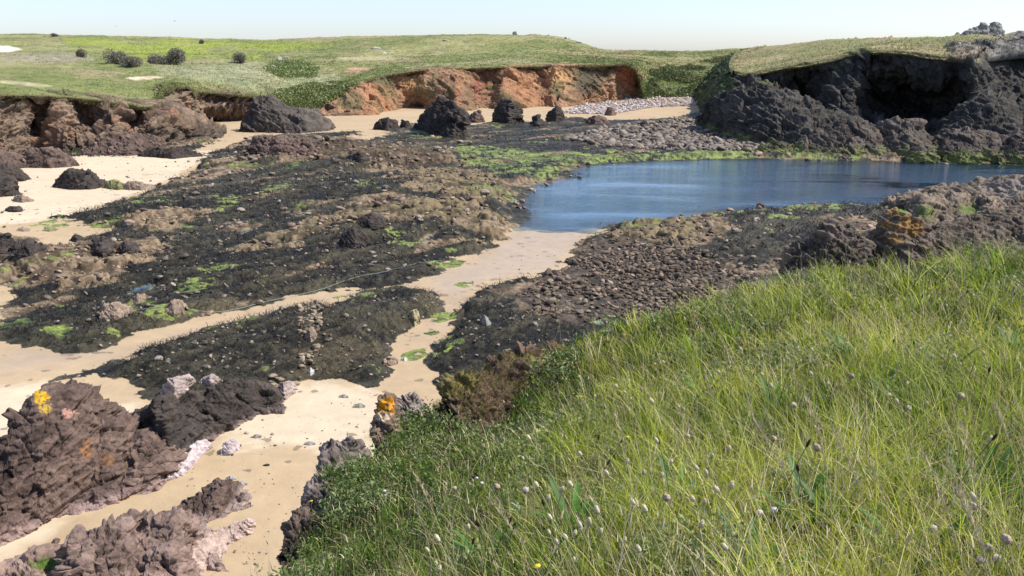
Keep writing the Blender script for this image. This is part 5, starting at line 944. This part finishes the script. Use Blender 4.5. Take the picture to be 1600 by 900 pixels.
# broad-leaved plants, silver-leaved plants, dead stems, oat-like tall grasses
def leafy(nm, lab, cat, grp, n, L0, L1, W, col, tiltk=.9):
    e = empty(nm, (0, 0, 0)); tag(e, lab, cat, grp, 'thing')
    for k in range(n):
        a = 6.28 * k / n + rng.normal(0, .3); Lk = rng.uniform(L0, L1); t_ = np.linspace(0, 1, 8); el = rng.uniform(.7, 1.25) * tiltk
        p = np.stack([np.cos(a) * Lk * t_ * math.cos(el), np.sin(a) * Lk * t_ * math.cos(el), Lk * (t_ * math.sin(el) - .25 * t_ ** 2.5)], 1); wd_ = W * np.sin(np.pi * np.clip(t_ * .93 + .05, 0, 1)) ** .8; sd_ = np.array([-math.sin(a), math.cos(a), 0]) 
        V_ = np.stack([p - sd_ * wd_[:, None] / 2 + [0, 0, 1] * (wd_ * .2)[:, None], p, p + sd_ * wd_[:, None] / 2 + [0, 0, 1] * (wd_ * .2)[:, None]], 1).reshape(-1, 3)
        obj('leaf', V_, grid_faces(8, 3), M_leaf, {'col': np.tile(np.array(col) * rng.uniform(.75, 1.2), (24, 1))}, smooth=True, parent=e)
    return e, np.array([0, 0, .12])
DK = [leafy('plantain_leaves', 'x', 'leafy plant', 'long-leaved plants in the meadow', n, .20, .34, .030, [.07, .17, .02]) for n in (8, 10)]
place_px(DK, [(1378, 600), (1400, 620), (1290, 720), (1270, 790), (1545, 750), (1310, 810), (1515, 745), (1590, 535), (1240, 800), (1020, 500), (1100, 600), (900, 800), (1430, 850), (1180, 870), (1480, 560), (1330, 540), (760, 850), (1060, 760), (1560, 640), (1210, 620)], lambda k, x, y: ('long glossy dark green leaves in a rosette ' + zone(x, y)))
SV = [leafy('silver_ragwort', 'x', 'leafy plant', 'silver-leaved plants in the meadow', n, .05, .13, .016, [.32, .38, .25], .7) for n in (16, 20, 14)]
place_px(SV, [(935, 495), (950, 505), (1055, 500), (1080, 515), (1250, 520), (1235, 515), (1360, 440), (1345, 448), (1380, 430), (1400, 418), (1395, 470), (1470, 590), (1490, 595), (980, 585), (820, 770), (890, 690), (860, 700), (1330, 760), (1345, 750), (1200, 790), (1550, 855), (1210, 770), (1440, 500), (1000, 820), (870, 630), (845, 640), (1560, 690)], lambda k, x, y: 'small plant with silvery grey-green leaves ' + zone(x, y))
def twig(h, n):
    e = empty('dead_stem', (0, 0, 0)); tag(e, 'x', 'dry plant', 'pale dead stems in the meadow', 'thing'); main = cur(h, rng.uniform(-.15, .15), rng.uniform(-.05, .1), 10) + np.cumsum(rng.normal(0, .004, (10, 3)), 0); v, f = tube(main, np.linspace(.0017, .0007, 10)); obj('stem', v, f, M_dry, {'col': np.tile([.52, .44, .32], (len(v), 1))}, parent=e)
    for k in range(n):
        b_ = main[rng.integers(3, 9)]; q_ = b_ + cur(rng.uniform(.05, .12), rng.uniform(-.09, .09), rng.uniform(-.05, .05), 5); v, f = tube(q_, np.linspace(.001, .0005, 5)); obj('branch', v, f, M_dry, {'col': np.tile([.52, .44, .32], (len(v), 1))}, parent=e)
    return e, main[-1]
TW = [twig(.5, 6), twig(.42, 7), twig(.55, 5)]
place_px(TW, [(1250, 400), (1290, 385), (1210, 395), (1350, 370), (1500, 370), (998, 740), (1045, 475), (868, 470), (890, 472), (640, 760), (1130, 425), (1070, 410), (1320, 380), (700, 800), (1390, 385)], lambda k, x, y: 'pale bare dead stem with thin side twigs ' + zone(x, y))
def oat(h, lx):
    e = empty('tall_grass', (0, 0, 0)); tag(e, 'x', 'grass plant', 'tall seeding grasses in the meadow', 'thing'); main = cur(h, lx, .03, 9); v, f = tube(main, .0012); obj('stem', v, f, M_dry, {'col': np.tile([.48, .42, .22], (len(v), 1))}, parent=e)
    n = 46; k = rng.uniform(.72, 1, n); b_ = np.stack([np.interp(k, np.linspace(0, 1, 9), main[:, q]) for q in range(3)], 1) + rng.normal(0, .003, (n, 3)); v, f, kk = blades(b_, rng.uniform(.012, .022, n), rng.normal(0, 1, (n, 3)) * [1, 1, 0], rng.uniform(.2, .8, n), np.full(n, .004), 2); obj('seed_head', v, f, M_dry, {'col': np.tile([.55, .45, .26], (len(v), 1))}, parent=e); return e, main[-1]
OT = [oat(.55, -.16), oat(.5, -.1), oat(.6, -.22)]
place_px(OT, [(642, 765), (650, 750), (1490, 745), (1480, 730), (1100, 580), (1330, 480), (1020, 550), (1400, 505), (1160, 650), (1440, 700), (1260, 620), (1550, 620), (1590, 720), (960, 660), (1120, 540), (1300, 660), (1230, 560), (760, 800), (1340, 690), (1500, 660), (1055, 640)], lambda k, x, y: 'tall straw-coloured grass with a feathery seed head ' + zone(x, y))

# ------------------------------------------------------------------ rope and birds
rp = [(178, 501), (200, 500), (232, 497), (262, 494), (285, 493), (312, 492), (345, 489), (375, 484), (400, 478), (432, 470), (465, 463), (500, 456), (535, 446), (565, 440), (592, 435), (620, 426), (645, 419), (690, 411)]
rp = catmull(np.array(rp, float), 120); Pw, _, _ = beach_z(rp[:, 0], rp[:, 1]); Pw = Pw + 0; Pw[:, 2] = np.convolve(np.pad(Pw[:, 2], 3, 'edge'), np.ones(7) / 7, 'valid') + .05
v, f = tube(Pw, .008, 6); tag(obj('rope', v, f, M_stone, {'col': np.tile([.30, .35, .33], (len(v), 1))}, origin=Pw[0]), 'long thin pale blue-grey rope lying across the seaweed and the sand', 'rope')
def bird(px, py, D, span, lab):
    p = at_y(px, py, D); e = empty('bird', p); tag(e, lab, 'bird'); V_ = IV2 * [span * .25, span * .07, span * .06]; obj('body', V_, IF2, M_stone, {'col': np.tile([.06, .06, .06], (len(V_), 1))}, parent=e)
    for s_ in (-1, 1):
        w_ = np.array([[-.05, 0, .0], [.1, 0, .0], [.06, s_ * .3, .12], [-.07, s_ * .28, .12], [-.02, s_ * .5, .04], [-.08, s_ * .5, .04]]) * span; w_ = np.concatenate([w_ + [0, 0, .008 * span], w_ - [0, 0, .008 * span]])
        F_ = np.array([[0, 1, 2, 3], [3, 2, 4, 5], [6, 9, 8, 7], [9, 11, 10, 8], [1, 7, 8, 2], [2, 8, 10, 4], [0, 3, 9, 6], [3, 5, 11, 9]]); obj('wing', w_, F_, M_stone, {'col': np.tile([.07, .07, .07], (12, 1))}, parent=e)
    e.rotation_euler = (.2, 0, .9)
bird(273, 33, 110, .42, 'dark bird in flight high above the hillside, the nearer of two'); bird(182, 41, 160, .4, 'faint tiny bird in flight left of the darker one')
